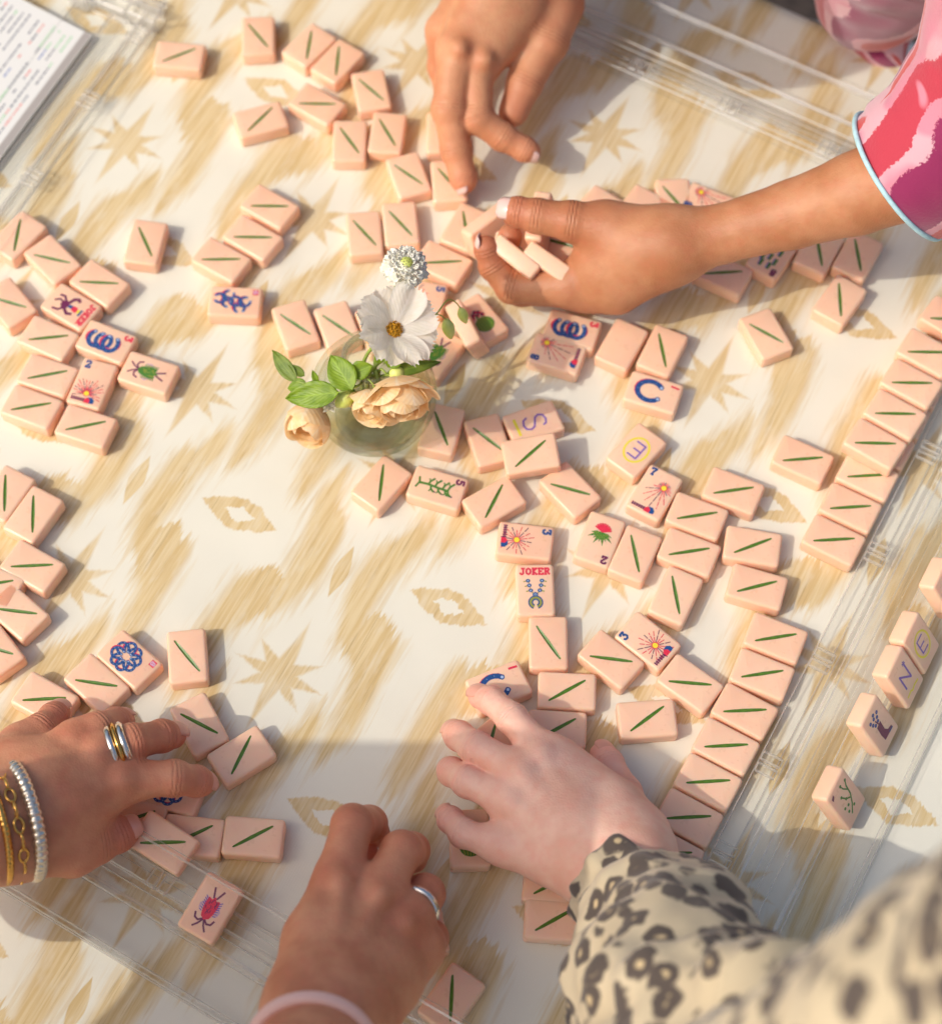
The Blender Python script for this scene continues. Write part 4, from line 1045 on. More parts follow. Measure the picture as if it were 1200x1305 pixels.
# ------------------------------------------------------------------ hands: implicit surfaces from tapered limbs, meshed as one skin
def surface_nets(F, org, h):
    nx, ny, nz = F.shape
    S = F < 0
    cnt = np.zeros((nx - 1, ny - 1, nz - 1), np.int8)
    for a in (0, 1):
        for b in (0, 1):
            for c in (0, 1): cnt += S[a:nx - 1 + a, b:ny - 1 + b, c:nz - 1 + c]
    act = (cnt > 0) & (cnt < 8)
    I, J, K = np.nonzero(act)
    idx = -np.ones(act.shape, np.int64); idx[I, J, K] = np.arange(len(I))
    acc = np.zeros((len(I), 3)); num = np.zeros(len(I))
    corners = [(0, 0, 0), (1, 0, 0), (0, 1, 0), (1, 1, 0), (0, 0, 1), (1, 0, 1), (0, 1, 1), (1, 1, 1)]
    for a in range(8):
        for ax in range(3):
            if corners[a][ax]: continue
            ca = corners[a]; cb = list(ca); cb[ax] = 1
            fa = F[I + ca[0], J + ca[1], K + ca[2]]; fb = F[I + cb[0], J + cb[1], K + cb[2]]
            m = (fa < 0) != (fb < 0)
            t = np.where(m, fa / np.where(m, fa - fb, 1), 0)
            for q in range(3): acc[:, q] += np.where(m, ca[q] + (t if q == ax else 0), 0)
            num += m
    V = np.stack([I, J, K], 1) + acc / num[:, None]
    V = V * h + np.array(org)
    faces = []
    def quads(ax):
        sl0 = [slice(1, -1)] * 3; sl1 = [slice(1, -1)] * 3
        sl0[ax] = slice(0, -1); sl1[ax] = slice(1, None)
        A, B = S[tuple(sl0)], S[tuple(sl1)]
        p = np.stack(np.nonzero(A != B), 1)
        for q in range(3):
            if q != ax: p[:, q] += 1
        ins = S[p[:, 0], p[:, 1], p[:, 2]]
        u, v = (ax + 1) % 3, (ax + 2) % 3
        def cell(du, dv):
            c = p.copy(); c[:, u] -= du; c[:, v] -= dv
            return idx[c[:, 0], c[:, 1], c[:, 2]]
        q = np.stack([cell(1, 1), cell(0, 1), cell(0, 0), cell(1, 0)], 1)
        q[~ins] = q[~ins][:, ::-1]
        return q
    Q = np.concatenate([quads(0), quads(1), quads(2)])
    return V, Q[(Q >= 0).all(1)]

class Field:
    def __init__(self, lo, hi, h):
        self.h = h; self.lo = np.array(lo, float)
        self.n = np.ceil((np.array(hi) - self.lo) / h).astype(int) + 1
        self.ax = [(self.lo[i] + np.arange(self.n[i]) * h).astype(np.float32) for i in range(3)]
    def blank(self): return np.full(self.n, 25.0, np.float32)
    def cone(self, F, a, b, ra, rb, k=0.0, flat=None, sub=False):
        a, b = np.array(a, float), np.array(b, float); M = max(ra, rb) + max(k, 0) + 6
        sl = []
        for i in range(3):
            l = int(max(0, math.floor((min(a[i], b[i]) - M - self.lo[i]) / self.h))); r = int(min(self.n[i], math.ceil((max(a[i], b[i]) + M - self.lo[i]) / self.h) + 1))
            if r <= l: return
            sl.append(slice(l, r))
        sl = tuple(sl)
        X, Y, Zz = np.meshgrid(self.ax[0][sl[0]], self.ax[1][sl[1]], self.ax[2][sl[2]], indexing='ij', sparse=True)
        d = b - a; L2 = max(1e-6, float(d @ d))
        t = np.clip(((X - a[0]) * d[0] + (Y - a[1]) * d[1] + (Zz - a[2]) * d[2]) / L2, 0, 1)
        px, py, pz = X - a[0] - t * d[0], Y - a[1] - t * d[1], Zz - a[2] - t * d[2]
        D2 = px * px + py * py + pz * pz
        if flat is not None:                      # squash along a normal: (nx, ny, nz, factor)
            q = px * flat[0] + py * flat[1] + pz * flat[2]
            D2 = D2 + q * q * (flat[3] ** 2 - 1)
        D = np.sqrt(D2) - (ra + t * (rb - ra))
        f = F[sl]
        if sub: F[sl] = np.maximum(f, -D); return
        if k > 0:
            hh = np.clip(0.5 + 0.5 * (f - D) / k, 0, 1)
            F[sl] = f + hh * (D - f) - k * hh * (1 - hh)
        else: F[sl] = np.minimum(f, D)

def skin_material(name, base, red, dark, sss=0.25):
    m, g, p = new_mat(name)
    at = g.node('ShaderNodeAttribute'); at.attribute_name = 'flush'
    co = g.node('ShaderNodeTexCoord').outputs['Object']
    n1 = g.noise(co, 38.0, 3.0, 0.6); n2 = g.noise(co, 160.0, 3.0, 0.6)
    c = g.mixc(g.ramp(n1, 0.32, 0.7), base, dark)
    c = g.mixc(g.mul(g.ramp(n2, 0.4, 0.75), 0.30), c, red)
    c = g.mixc(g.mul(at.outputs['Fac'], 0.75), c, red)
    fk = g.voronoi(co, 420.0, 'F1')
    c = g.mixc(g.mul(g.ramp(fk, 0.10, 0.03), g.mul(g.ramp(g.noise(co, 90.0, 1.0), 0.55, 0.65), 0.5)), c, dark)
    g._set(p.inputs['Base Color'], c)
    p.inputs['Roughness'].default_value = 0.5
    p.inputs['Specular IOR Level'].default_value = 0.4
    p.inputs['Subsurface Weight'].default_value = sss
    p.inputs['Subsurface Radius'].default_value = (1.0, 0.35, 0.2)
    p.inputs['Subsurface Scale'].default_value = 0.004
    v = g.voronoi(co, 900.0, 'F1'); n3 = g.noise(co, 420.0, 4.0, 0.65)
    cr = g.node('ShaderNodeAttribute'); cr.attribute_name = 'crease'
    h = g.add(g.add(g.mul(v, 0.35), g.mul(n3, 0.6)), g.mul(cr.outputs['Fac'], -1.7))
    g._set(p.inputs['Normal'], g.bump(h, 0.45, 0.0007))
    return m
M_NAIL = plain('pale_polished_nail', srgb(226, 190, 180), 0.26, 0.6)
M_NAIL_NAT = plain('natural_nail', srgb(222, 160, 140), 0.28, 0.6)

def P3(t): return W(t[0], t[1], t[2])
def build_hand(spec, mat, nail_mat):
    """spec: fingers -> chains of (px, py, z, r); palm/arm -> chains; returns the person mesh"""
    ch = {k: [(np.array(P3(t)), t[3]) for t in c] for k, c in spec['fingers'].items()}
    arm = [[(np.array(P3(t)), t[3]) for t in c] for c in spec['palm']]
    allp = [q for c in list(ch.values()) + arm for q in c]
    lo = np.min([p - r for p, r in allp], 0) - 9; hi = np.max([p + r for p, r in allp], 0) + 9
    fd = Field(lo, hi, spec.get('h', 0.9))
    kp = spec.get('kp', 9.0)
    Fp = fd.blank()
    for c in arm:
        F1 = fd.blank()
        for (a, ra), (b, rb) in zip(c, c[1:]): fd.cone(F1, a, b, ra, rb, 3.0)
        hh = np.clip(0.5 + 0.5 * (Fp - F1) / kp, 0, 1); Fp = Fp + hh * (F1 - Fp) - kp * hh * (1 - hh)
    Ff = fd.blank()
    for nme, c in ch.items():
        F1 = fd.blank()
        for (a, ra), (b, rb) in zip(c, c[1:]): fd.cone(F1, a, b, ra, rb, 2.2)
        for (a, ra) in c[1:-1]: fd.cone(F1, a, a + 0.01, ra * 1.04, ra * 1.04, 2.0)       # knuckle thickening
        hh = np.clip(0.5 + 0.5 * (Ff - F1) / 1.0, 0, 1); Ff = Ff + hh * (F1 - Ff) - 1.0 * hh * (1 - hh)
    k = spec.get('kf', 6.0)
    hh = np.clip(0.5 + 0.5 * (Fp - Ff) / k, 0, 1); F = Fp + hh * (Ff - Fp) - k * hh * (1 - hh)
    for (a, b, r, kk) in spec.get('ridges', []):                                              # tendons, knuckle caps
        fd.cone(F, np.array(P3(a)), np.array(P3(b)), r, r, kk)
    for (a, b, r) in spec.get('cuts', []): fd.cone(F, np.array(P3(a)), np.array(P3(b)), r, r, 0, sub=True)
    V, Q = surface_nets(F, fd.lo, fd.h)
    me = bpy.data.meshes.new('person'); 
    base = np.array(spec['origin']) if 'origin' in spec else V.mean(0) * np.array([1, 1, 0])
    me.from_pydata([tuple(v) for v in (V - base) * MM], [], [tuple(int(i) for i in q) for q in Q])
    me.materials.append(mat); me.polygons.foreach_set('use_smooth', [True] * len(me.polygons))
    fl = np.zeros(len(V)); cre = np.zeros(len(V))
    for c in ch.values():
        tip, r = c[-1]; fl += np.exp(-((V - tip) ** 2).sum(1) / (r * 1.5) ** 2) * .8
        for j, (q, r) in enumerate(c[:-1]):
            fl += np.exp(-((V - q) ** 2).sum(1) / (r * 1.15) ** 2) * .5
            if j == 0: continue
            d = c[j + 1][0] - c[j - 1][0]; d = d / np.linalg.norm(d)
            s = (V - q) @ d; rad = np.sqrt(np.maximum(0, ((V - q) ** 2).sum(1) - s * s))
            near = (rad < r * 1.6) & (np.abs(s) < 6) & ((V - q)[:, 2] > -r * .1)
            cre += np.where(near, sum(w_ * np.exp(-((s - o_) / .42) ** 2) for o_, w_ in ((-2.1, .6), (0, 1), (1.9, .7))), 0)
    for nme, dat in (('flush', np.clip(fl, 0, 1)), ('crease', np.clip(cre, 0, 1))):
        at = me.attributes.new(nme, 'FLOAT', 'POINT'); at.data.foreach_set('value', dat.astype(np.float32))
    me.update()
    o = link(bpy.data.objects.new('person', me)); o.location = Vector(base) * MM
    sm = o.modifiers.new('smooth', 'SMOOTH'); sm.factor = 0.5; sm.iterations = spec.get('smooth', 3)
    for nme, up in spec.get('nails', {}).items():
        c = ch[nme]; nail(o, base, c[-2][0], c[-1][0], c[-1][1], np.array(up, float), nail_mat, spec.get('nail_len', 1.0))
    return o, base, ch
def nail(parent, base, a, tip, r, up, mat, ln=1.0):
    d = tip - a; d /= np.linalg.norm(d)
    up = up - (up @ d) * d; up /= np.linalg.norm(up); s = np.cross(d, up)
    v, f = [], []; nu, nv = 9, 9
    L0, L1 = -r * .55, r * (.62 + .55 * ln)
    for thick in (0.0, -0.6):
        for i in range(nu):
            u = i / (nu - 1); t = L0 + (L1 - L0) * u
            wd = (0.60 + 0.12 * math.sin(u * 2.4)) * (1 - max(0, (u - .72) / .28) ** 2 * .45) * (1 - max(0, (.18 - u) / .18) ** 2 * .5)
            fall = max(0, t / r) ** 2 * .30 * r * (1.0 if ln < 1.3 else .7)
            for j in range(nv):
                an = (j / (nv - 1) - .5) * 2 * wd * 1.35
                rr = r * 1.045 + thick
                q = tip + d * t + up * (rr * math.cos(an) - fall) + s * (rr * math.sin(an))
                v.append(tuple(q - base))
    n = nu * nv
    for i in range(nu - 1):
        for j in range(nv - 1):
            a0 = i * nv + j; q = (a0, a0 + 1, a0 + nv + 1, a0 + nv)
            f.append(q); f.append(tuple(x + n for x in reversed(q)))
    rim = [j for j in range(nv)] + [i * nv + nv - 1 for i in range(1, nu)] + [(nu - 1) * nv + j for j in range(nv - 2, -1, -1)] + [i * nv for i in range(nu - 2, 0, -1)]
    for x, y in zip(rim, rim[1:] + rim[:1]): f.append((y, x, x + n, y + n))
    return mesh_obj('fingernail', v, f, mat, parent, smooth=True)

M_SKIN_A = skin_material('golden_tan_skin', srgb(196, 139, 101), srgb(192, 110, 82), srgb(176, 116, 78))
M_SKIN_D = skin_material('light_tan_skin', srgb(212, 156, 116), srgb(208, 126, 96), srgb(194, 132, 94))
M_SKIN_B = skin_material('warm_tan_skin', srgb(216, 152, 116), srgb(210, 118, 96), srgb(192, 124, 92))
M_SKIN_C = skin_material('fair_skin', srgb(240, 196, 174), srgb(234, 150, 134), srgb(228, 174, 150))

# --- hand reaching from the leopard sleeve
spec = dict(h=0.9, kp=12.0, kf=7.0,
  fingers=dict(
    index=[(693, 962, 36, 8.6), (652, 916, 32, 7.7), (626, 893, 24, 6.9), (612, 888, 19, 6.4)],
    middle=[(668, 987, 37, 9.0), (606, 953, 31, 8.1), (585, 938, 20, 7.2), (579, 934, 14, 6.7)],
    ring=[(652, 1022, 35, 8.6), (596, 996, 28, 7.8), (576, 984, 17, 7.0), (573, 981, 11, 6.5)],
    little=[(640, 1080, 33, 7.6), (590, 1062, 28, 6.9), (574, 1045, 22, 6.2), (570, 1040, 18, 5.8)],
    thumb=[(818, 1062, 32, 10.5), (794, 1012, 20, 9.0), (774, 974, 14, 7.8), (768, 963, 12, 7.0)]),
  palm=[[(693, 966, 34, 10.5), (745, 1030, 38, 15), (800, 1105, 46, 18)],
        [(668, 990, 35, 11), (730, 1045, 40, 15.5), (795, 1110, 46, 18)],
        [(652, 1024, 33, 10.5), (715, 1065, 38, 14.5), (790, 1116, 46, 17.5)],
        [(642, 1078, 30, 9.5), (700, 1095, 35, 12.5), (778, 1125, 44, 16.5)],
        [(718, 968, 33, 9), (782, 1028, 36, 13.5), (816, 1082, 42, 16)],
        [(818, 1064, 34, 11), (800, 1105, 44, 17)],
        [(796, 1112, 46, 18.5), (850, 1180, 62, 21), (900, 1250, 95, 25)]],
  ridges=[((690, 962, 44), (690, 963, 44), 4.5, 6), ((668, 988, 45), (668, 989, 45), 4.5, 6), ((652, 1022, 42), (652, 1023, 42), 4.2, 6),
          ((690, 965, 44), (770, 1080, 58), 1.6, 5), ((668, 990, 45), (762, 1082, 58), 1.6, 5), ((653, 1024, 42), (756, 1090, 57), 1.5, 5)],
  nails=dict(index=(-.1, .35, 1), middle=(-.5, .5, .8), ring=(-.6, .4, .7), little=(-.5, .3, .8), thumb=(.5, .4, .8)), nail_len=.5)
child, child_base, _ = build_hand(spec, M_SKIN_C, M_NAIL_NAT)
tag(child, 'person in a leopard-print sleeve, fair bare hand spread over the tiles', 'person')

# --- hand with the silver ring, knuckles raised
spec = dict(h=0.9, kp=12.0, kf=6.0,
  fingers=dict(
    index=[(430, 1122, 70, 10.6), (449, 1052, 64, 9.6), (470, 1050, 36, 8.4), (478, 1062, 16, 7.4)],
    middle=[(482, 1140, 68, 10.6), (511, 1086, 58, 9.6), (524, 1084, 32, 8.4), (526, 1094, 16, 7.4)],
    ring=[(516, 1176, 62, 10.0), (541, 1140, 48, 9.2), (540, 1142, 26, 8.0), (534, 1150, 14, 7.0)],
    little=[(534, 1212, 54, 9.2), (548, 1196, 38, 8.2), (540, 1196, 22, 7.2), (532, 1198, 12, 6.4)],
    thumb=[(400, 1235, 60, 11), (420, 1160, 40, 10), (448, 1110, 26, 9), (462, 1090, 20, 8)]),
  palm=[[(432, 1126, 66, 12), (410, 1200, 72, 18), (408, 1290, 82, 22)],
        [(482, 1144, 64, 12), (446, 1220, 70, 18), (420, 1290, 82, 22)],
        [(516, 1178, 58, 12), (470, 1240, 66, 17), (428, 1294, 80, 21)],
        [(534, 1212, 50, 11.5), (492, 1252, 60, 16), (440, 1300, 78, 20)],
        [(402, 1232, 60, 13), (404, 1290, 78, 20)],
        [(412, 1290, 82, 24), (395, 1360, 105, 25), (380, 1440, 150, 29), (350, 1560, 230, 36)]],
  ridges=[((433, 1122, 80), (433, 1123, 80), 4, 6), ((484, 1140, 78), (484, 1141, 78), 4, 6), ((516, 1176, 72), (516, 1177, 72), 4, 6),
          ((436, 1128, 80), (424, 1230, 94), 1.8, 6), ((482, 1146, 78), (436, 1236, 92), 1.8, 6)],
  nails={})
ringer, ringer_base, ringer_ch = build_hand(spec, M_SKIN_B, M_NAIL_NAT)
tag(ringer, 'person whose tanned hand with one silver ring reaches in, knuckles raised', 'person')

# --- hand with rings and bracelets
spec = dict(h=0.9, kp=12.0, kf=7.0,
  fingers=dict(
    index=[(158, 994, 42, 9.8), (222, 992, 40, 8.6), (250, 996, 30, 7.4), (257, 998, 27, 6.8)],
    middle=[(124, 962, 46, 9.6), (168, 946, 46, 8.8), (206, 938, 34, 7.8), (220, 937, 28, 7.0)],
    ring=[(96, 944, 44, 9.2), (126, 930, 42, 8.6), (148, 922, 30, 7.6), (155, 919, 25, 6.8)],
    little=[(24, 948, 38, 8.6), (52, 930, 34, 7.8), (68, 914, 26, 7.0), (74, 908, 23, 6.3)],
    thumb=[(92, 1084, 34, 12), (124, 1074, 28, 9.8), (150, 1064, 24, 8.4), (160, 1059, 23, 7.4)]),
  palm=[[(158, 996, 40, 11), (90, 1030, 44, 17), (0, 1062, 50, 20)],
        [(124, 966, 44, 11.5), (70, 1010, 46, 18), (0, 1055, 50, 20)],
        [(96, 948, 42, 11), (50, 990, 45, 18), (0, 1048, 50, 20)],
        [(26, 952, 36, 10.5), (10, 980, 42, 16), (-15, 1040, 50, 19)],
        [(92, 1080, 34, 13), (50, 1070, 42, 17), (0, 1062, 48, 19)],
        [(0, 1056, 50, 22), (-70, 1075, 60, 22), (-160, 1100, 80, 26), (-320, 1150, 130, 36)]],
  ridges=[((158, 994, 50), (158, 995, 50), 4.5, 6), ((124, 962, 54), (124, 963, 54), 4.5, 6), ((96, 945, 51), (96, 946, 51), 4.2, 6),
          ((155, 997, 50), (40, 1035, 64), 1.8, 5), ((122, 966, 54), (36, 1025, 64), 1.8, 5), ((94, 950, 51), (30, 1015, 62), 1.7, 5)],
  nails=dict(middle=(.3, .5, .8), ring=(.0, .6, .8), little=(.1, .5, .9), thumb=(.5, .1, .8), index=(.5, .3, .7)), nail_len=.7)
jewel, jewel_base, jewel_ch = build_hand(spec, M_SKIN_B, M_NAIL_NAT)
tag(jewel, 'person whose tanned hand wears stacked rings and three bracelets', 'person')

# --- far hand, middle finger on a tile, forefinger and thumb curled
spec = dict(h=1.0, kp=13.0, kf=6.0,
  fingers=dict(
    middle=[(583, 66, 60, 11.4), (573, 138, 46, 10.2), (581, 190, 30, 8.8), (590, 226, 20, 7.6), (592, 232, 18.5, 6.6)],
    index=[(606, 76, 56, 10.0), (608, 150, 42, 9.0), (640, 174, 34, 8.0), (668, 190, 29, 7.0), (676, 193, 28, 6.0)],
    thumb=[(708, 5, 56, 17), (696, 52, 50, 12.8), (668, 106, 40, 10.2), (654, 142, 33, 8.8)],
    ring=[(566, 40, 48, 10.5), (566, 84, 28, 9.6), (572, 122, 18, 8.2), (576, 140, 18, 7.2)]),
  palm=[[(584, 62, 58, 13), (625, 5, 66, 20), (665, -70, 78, 26)],
        [(618, 76, 54, 12), (655, 10, 62, 20), (672, -70, 78, 26)],
        [(704, 4, 52, 15), (690, -60, 72, 24)],
        [(568, 38, 46, 11), (610, -10, 58, 18), (660, -72, 76, 25)],
        [(668, -70, 80, 27), (690, -160, 110, 28), (720, -300, 170, 34), (740, -420, 230, 40)]],
  ridges=[((586, 62, 70), (586, 61, 70), 4, 6), ((618, 76, 64), (618, 75, 64), 4, 6)],
  nails=dict(middle=(-.75, -.25, .45), index=(-.1, -.95, .05)), nail_len=.6)
far, far_base, far_ch = build_hand(spec, M_SKIN_D, M_NAIL)
tag(far, 'person whose far hand points at a tile, forefinger and thumb curled together', 'person')

# --- cupped hand full of tiles, bare forearm, printed sleeve
spec = dict(h=0.95, kp=12.0, kf=6.0,
  fingers=dict(
    thumb=[(770, 290, 62, 13.5), (728, 282, 64, 10.8), (684, 275, 64, 9.2), (660, 270, 64, 8.0), (655, 269, 64, 7.4)],
    index=[(720, 364, 34, 11.0), (652, 366, 28, 8.8), (628, 339, 36, 7.6), (620, 318, 44, 6.6), (619, 314, 46, 6.0)],
    middle=[(722, 368, 24, 10.5), (664, 370, 20, 8.6), (640, 352, 24, 7.8), (630, 330, 32, 7.0)],
    ring=[(722, 352, 20, 10.5), (662, 352, 18, 8.6), (640, 330, 24, 7.6), (650, 300, 36, 6.8)]),
  palm=[[(772, 290, 58, 15), (850, 309, 62, 16.5)],
        [(764, 332, 44, 13), (806, 318, 56, 18), (850, 312, 62, 16.5)],
        [(728, 362, 32, 11.5), (775, 346, 42, 17), (850, 316, 60, 16.5)],
        [(750, 374, 28, 10.5), (785, 366, 36, 14), (850, 320, 58, 15.5)],
        [(722, 348, 20, 9), (775, 332, 32, 13), (840, 316, 55, 15)],
        [(850, 312, 62, 16.5), (915, 299, 70, 15.8), (1010, 273, 86, 18.2), (1090, 247, 104, 21.5), (1170, 216, 124, 25), (1260, 185, 150, 29)]],
  ridges=[], nails=dict(thumb=(-.15, -.35, .9), index=(-.9, .1, .1)), nail_len=1.25)
cup, cup_base, cup_ch = build_hand(spec, M_SKIN_A, M_NAIL)
tag(cup, 'person in a pink printed dress, bare forearm and cupped hand full of tiles', 'person')
# ------------------------------------------------------------------ sleeves, jewellery
from mathutils import noise as mnoise
def loft(name, parent, base, path, mat, n=72, steps=14, fold=0.06, fscale=0.03, gather=0.0, seed=0.0, cuff=True, squash=1.0, wall=1.6):
    P = [(P3(t), t[3]) for t in path]; C = []
    for i in range(len(P) - 1):
        ps = [P[max(0, i - 1)], P[i], P[i + 1], P[min(len(P) - 1, i + 2)]]
        for k in range(steps):
            t = k / steps
            cr = lambda a, b, c, d: .5 * (2 * b + (c - a) * t + (2 * a - 5 * b + 4 * c - d) * t * t + (3 * b - a - 3 * c + d) * t ** 3)
            C.append((cr(*[p[0] for p in ps]), cr(*[p[1] for p in ps])))
    C.append(P[-1]); v, f = [], []; bs = Vector(base)
    d0 = (C[1][0] - C[0][0]).normalized(); a = d0.cross(Vector((0, 0, 1))).normalized()
    if cuff:
        c0, r0 = C[0]; C = [(c0 + d0 * 9, r0 - wall), (c0 + d0 * .3, r0 - wall)] + C
    s = 0.0; prev = C[0][0]
    for i, (c, r) in enumerate(C):
        d = (C[min(i + 1, len(C) - 1)][0] - C[max(i - 1, 0)][0])
        d = d.normalized() if d.length > 1e-6 else d0
        if d.dot(d0) < 0: d = d0
        a = (a - d * a.dot(d)).normalized(); b = d.cross(a); s += (c - prev).length; prev = c
        for k in range(n):
            an = 6.28319 * k / n; dr = a * math.cos(an) + b * math.sin(an) * squash
            q = c + dr * r
            h = mnoise.noise(Vector((q.x * fscale + seed, q.y * fscale, q.z * fscale))) + .5 * mnoise.noise(q * fscale * 2.3)
            g_ = gather * math.sin(9 * an + 2.4 * mnoise.noise(q * .02 + Vector((seed, 0, 0)))) * math.exp(-s / 45.0)
            rg = mnoise.noise(Vector((s * .05 + seed, math.cos(an) * 1.2, math.sin(an) * 1.2)))
            q = c + dr * (r * (1 + fold * h + g_ + fold * .8 * rg) if not (cuff and i < 2) else r)
            v.append(tuple(q - bs))
    N = len(C)
    for i in range(N - 1):
        for k in range(n): f.append((i * n + k, i * n + (k + 1) % n, (i + 1) * n + (k + 1) % n, (i + 1) * n + k))
    f.append(tuple(range((N - 1) * n, N * n)))
    o = mesh_obj(name, v, f, mat, parent, smooth=True); ul = o.data.uv_layers.new(name='UVMap')
    for pl in o.data.polygons:
        wrap = any(o.data.loops[li].vertex_index % n == n - 1 for li in pl.loop_indices) and any(o.data.loops[li].vertex_index % n == 0 for li in pl.loop_indices)
        for li in pl.loop_indices:
            vi = o.data.loops[li].vertex_index; k = vi % n
            ul.data[li].uv = ((k + (n if wrap and k == 0 else 0)) / n, vi // n / 14.0)
    return o
def leopard():
    m, g, p = new_mat('leopard_print_cotton')
    co = g.node('ShaderNodeTexCoord').outputs['Object']
    wn = g.node('ShaderNodeTexNoise'); g._set(wn.inputs['Vector'], co); wn.inputs['Scale'].default_value = 70.0
    wv = g.node('ShaderNodeMix', data_type='VECTOR'); wv.inputs['Factor'].default_value = 0.010; g._set(wv.inputs[4], co); g._set(wv.inputs[5], wn.outputs['Color'])
    d = g.voronoi(wv.outputs[1], 70.0, 'F1', rnd=1.0)
    n = g.noise(co, 150.0, 2.0)
    ring = g.mul(g.ramp(g.add(d, g.mul(g.sub(n, .5), .25)), .20, .26), g.ramp(g.add(d, g.mul(g.sub(n, .5), .35)), .50, .43))
    brk = g.ramp(g.noise(co, 95.0, 1.0), .40, .50)
    dn = g.add(d, g.mul(g.sub(n, .5), .30))
    ring = g.mul(g.ramp(dn, .54, .42), g.sub(1.0, g.mul(g.ramp(d, .20, .10), brk)))
    core = g.mul(g.ramp(d, .24, .16), .55)
    c = g.mixc(g.noise(co, 30.0, 2.0), srgb(210, 194, 164), srgb(192, 172, 138))
    c = g.mixc(core, c, srgb(206, 176, 122)); c = g.mixc(ring, c, srgb(84, 72, 64))
    g._set(p.inputs['Base Color'], c); p.inputs['Roughness'].default_value = .8; p.inputs['Sheen Weight'].default_value = .2
    g._set(p.inputs['Normal'], g.bump(g.noise(co, 900.0, 2.0), .2, .0006))
    return m
def pink_print():
    m, g, p = new_mat('pink_printed_velvet')
    co = g.node('ShaderNodeTexCoord').outputs['Object']
    mp = g.node('ShaderNodeMapping'); g._set(mp.inputs['Vector'], co); mp.inputs['Rotation'].default_value = (.4, .5, .9); mp.inputs['Scale'].default_value = (50, 20, 30)
    fz = g.node('ShaderNodeTexNoise'); g._set(fz.inputs['Vector'], co); fz.inputs['Scale'].default_value = 480.0
    wv = g.node('ShaderNodeMix', data_type='VECTOR'); wv.inputs['Factor'].default_value = 0.10; g._set(wv.inputs[4], mp.outputs[0]); g._set(wv.inputs[5], fz.outputs['Color'])
    uvn = g.node('ShaderNodeUVMap').outputs[0]
    sp = g.node('ShaderNodeSeparateXYZ'); g._set(sp.inputs[0], uvn)
    warp = g.noise(co, 15.0, 1.0, .4); w2 = g.noise(co, 30.0, 1.0, .4); fine = g.noise(co, 520.0, 2.0)
    t1 = g.m('FRACT', g.add(g.add(g.mul(sp.outputs[0], 3.0), g.mul(warp, .9)), g.add(g.mul(fine, .05), .30)))
    box_ = lambda t, a_, b_: g.mul(g.ramp(t, a_ - .006, a_ + .006), g.ramp(t, b_ + .006, b_ - .006))
    c = g.mixc(g.ramp(w2, .46, .54), srgb(214, 162, 172), srgb(208, 130, 148))
    c = g.mixc(g.mul(box_(t1, .06, .32), g.ramp(w2, .66, .64)), c, srgb(186, 50, 70))
    c = g.mixc(g.mul(box_(t1, .42, .66), g.ramp(w2, .28, .30)), c, srgb(140, 22, 80))
    c = g.mixc(g.mul(box_(t1, .74, .90), g.ramp(w2, .40, .42)), c, srgb(200, 46, 40))
    g._set(p.inputs['Base Color'], c); p.inputs['Roughness'].default_value = .8; p.inputs['Sheen Weight'].default_value = .5
    g._set(p.inputs['Normal'], g.bump(g.noise(co, 700.0, 3.0), .25, .0008))
    return m
M_LEO, M_PINK = leopard(), pink_print()
loft('sleeve', child, child_base, [(781, 1118, 46, 24), (812, 1152, 56, 30), (842, 1200, 76, 40), (862, 1262, 105, 46), (905, 1340, 150, 48), (1000, 1390, 205, 50)], M_LEO, fold=.19, gather=.08, seed=2)
loft('upper_sleeve', child, child_base, [(960, 1470, 230, 46), (1090, 1390, 310, 44), (1240, 1320, 370, 50), (1480, 1270, 430, 60)], M_LEO, fold=.10, seed=5, cuff=False)
# dress of the person with the cupped hand
loft('sleeve', cup, cup_base, [(1146, 224, 116, 38), (1170, 208, 124, 40), (1215, 168, 140, 42), (1275, 90, 170, 46), (1330, -40, 220, 54)], M_PINK, fold=.05, seed=1)
M_TRIM = plain('pale_blue_piping', srgb(178, 214, 222), .7, noise=.1)
def ring_band(name, parent, base, c, axis, R, r, mat, n=48, m=10, wob=0.0, chain=0, bead=0, el=1.0, upv=None):
    c = Vector(c); ax = Vector(axis).normalized(); u = ax.cross(Vector(upv) if upv else Vector((0, 0, 1))).normalized(); w_ = ax.cross(u); v, f = [], []
    for i in range(n):
        an = 6.28319 * i / n; dr = u * math.cos(an) + w_ * math.sin(an) * el
        cc = c + dr * R + ax * (wob * math.sin(3 * an))
        rr = r * (1 + (.35 * abs(math.sin(bead * an / 2)) if bead else 0))
        for k in range(m): t = 6.28319 * k / m; v.append(tuple(cc + dr.normalized() * (rr * math.cos(t)) + ax * (rr * math.sin(t)) - Vector(base)))
    for i in range(n):
        for k in range(m): f.append((i * m + k, i * m + (k + 1) % m, ((i + 1) % n) * m + (k + 1) % m, ((i + 1) % n) * m + k))
    return mesh_obj(name, v, f, mat, parent, smooth=True)
_c0, _c1 = P3((1146, 224, 116)), P3((1170, 208, 124))
ring_band('sleeve_piping', cup, cup_base, _c0, _c1 - _c0, 38.6, 1.35, M_TRIM)
loft('dress', cup, cup_base, [(1146, 84, -4, 5), (1132, 62, 2, 17), (1122, 20, 14, 30), (1128, -40, 60, 46), (1200, -180, 160, 80)], M_PINK, fold=.06, seed=8, cuff=False)
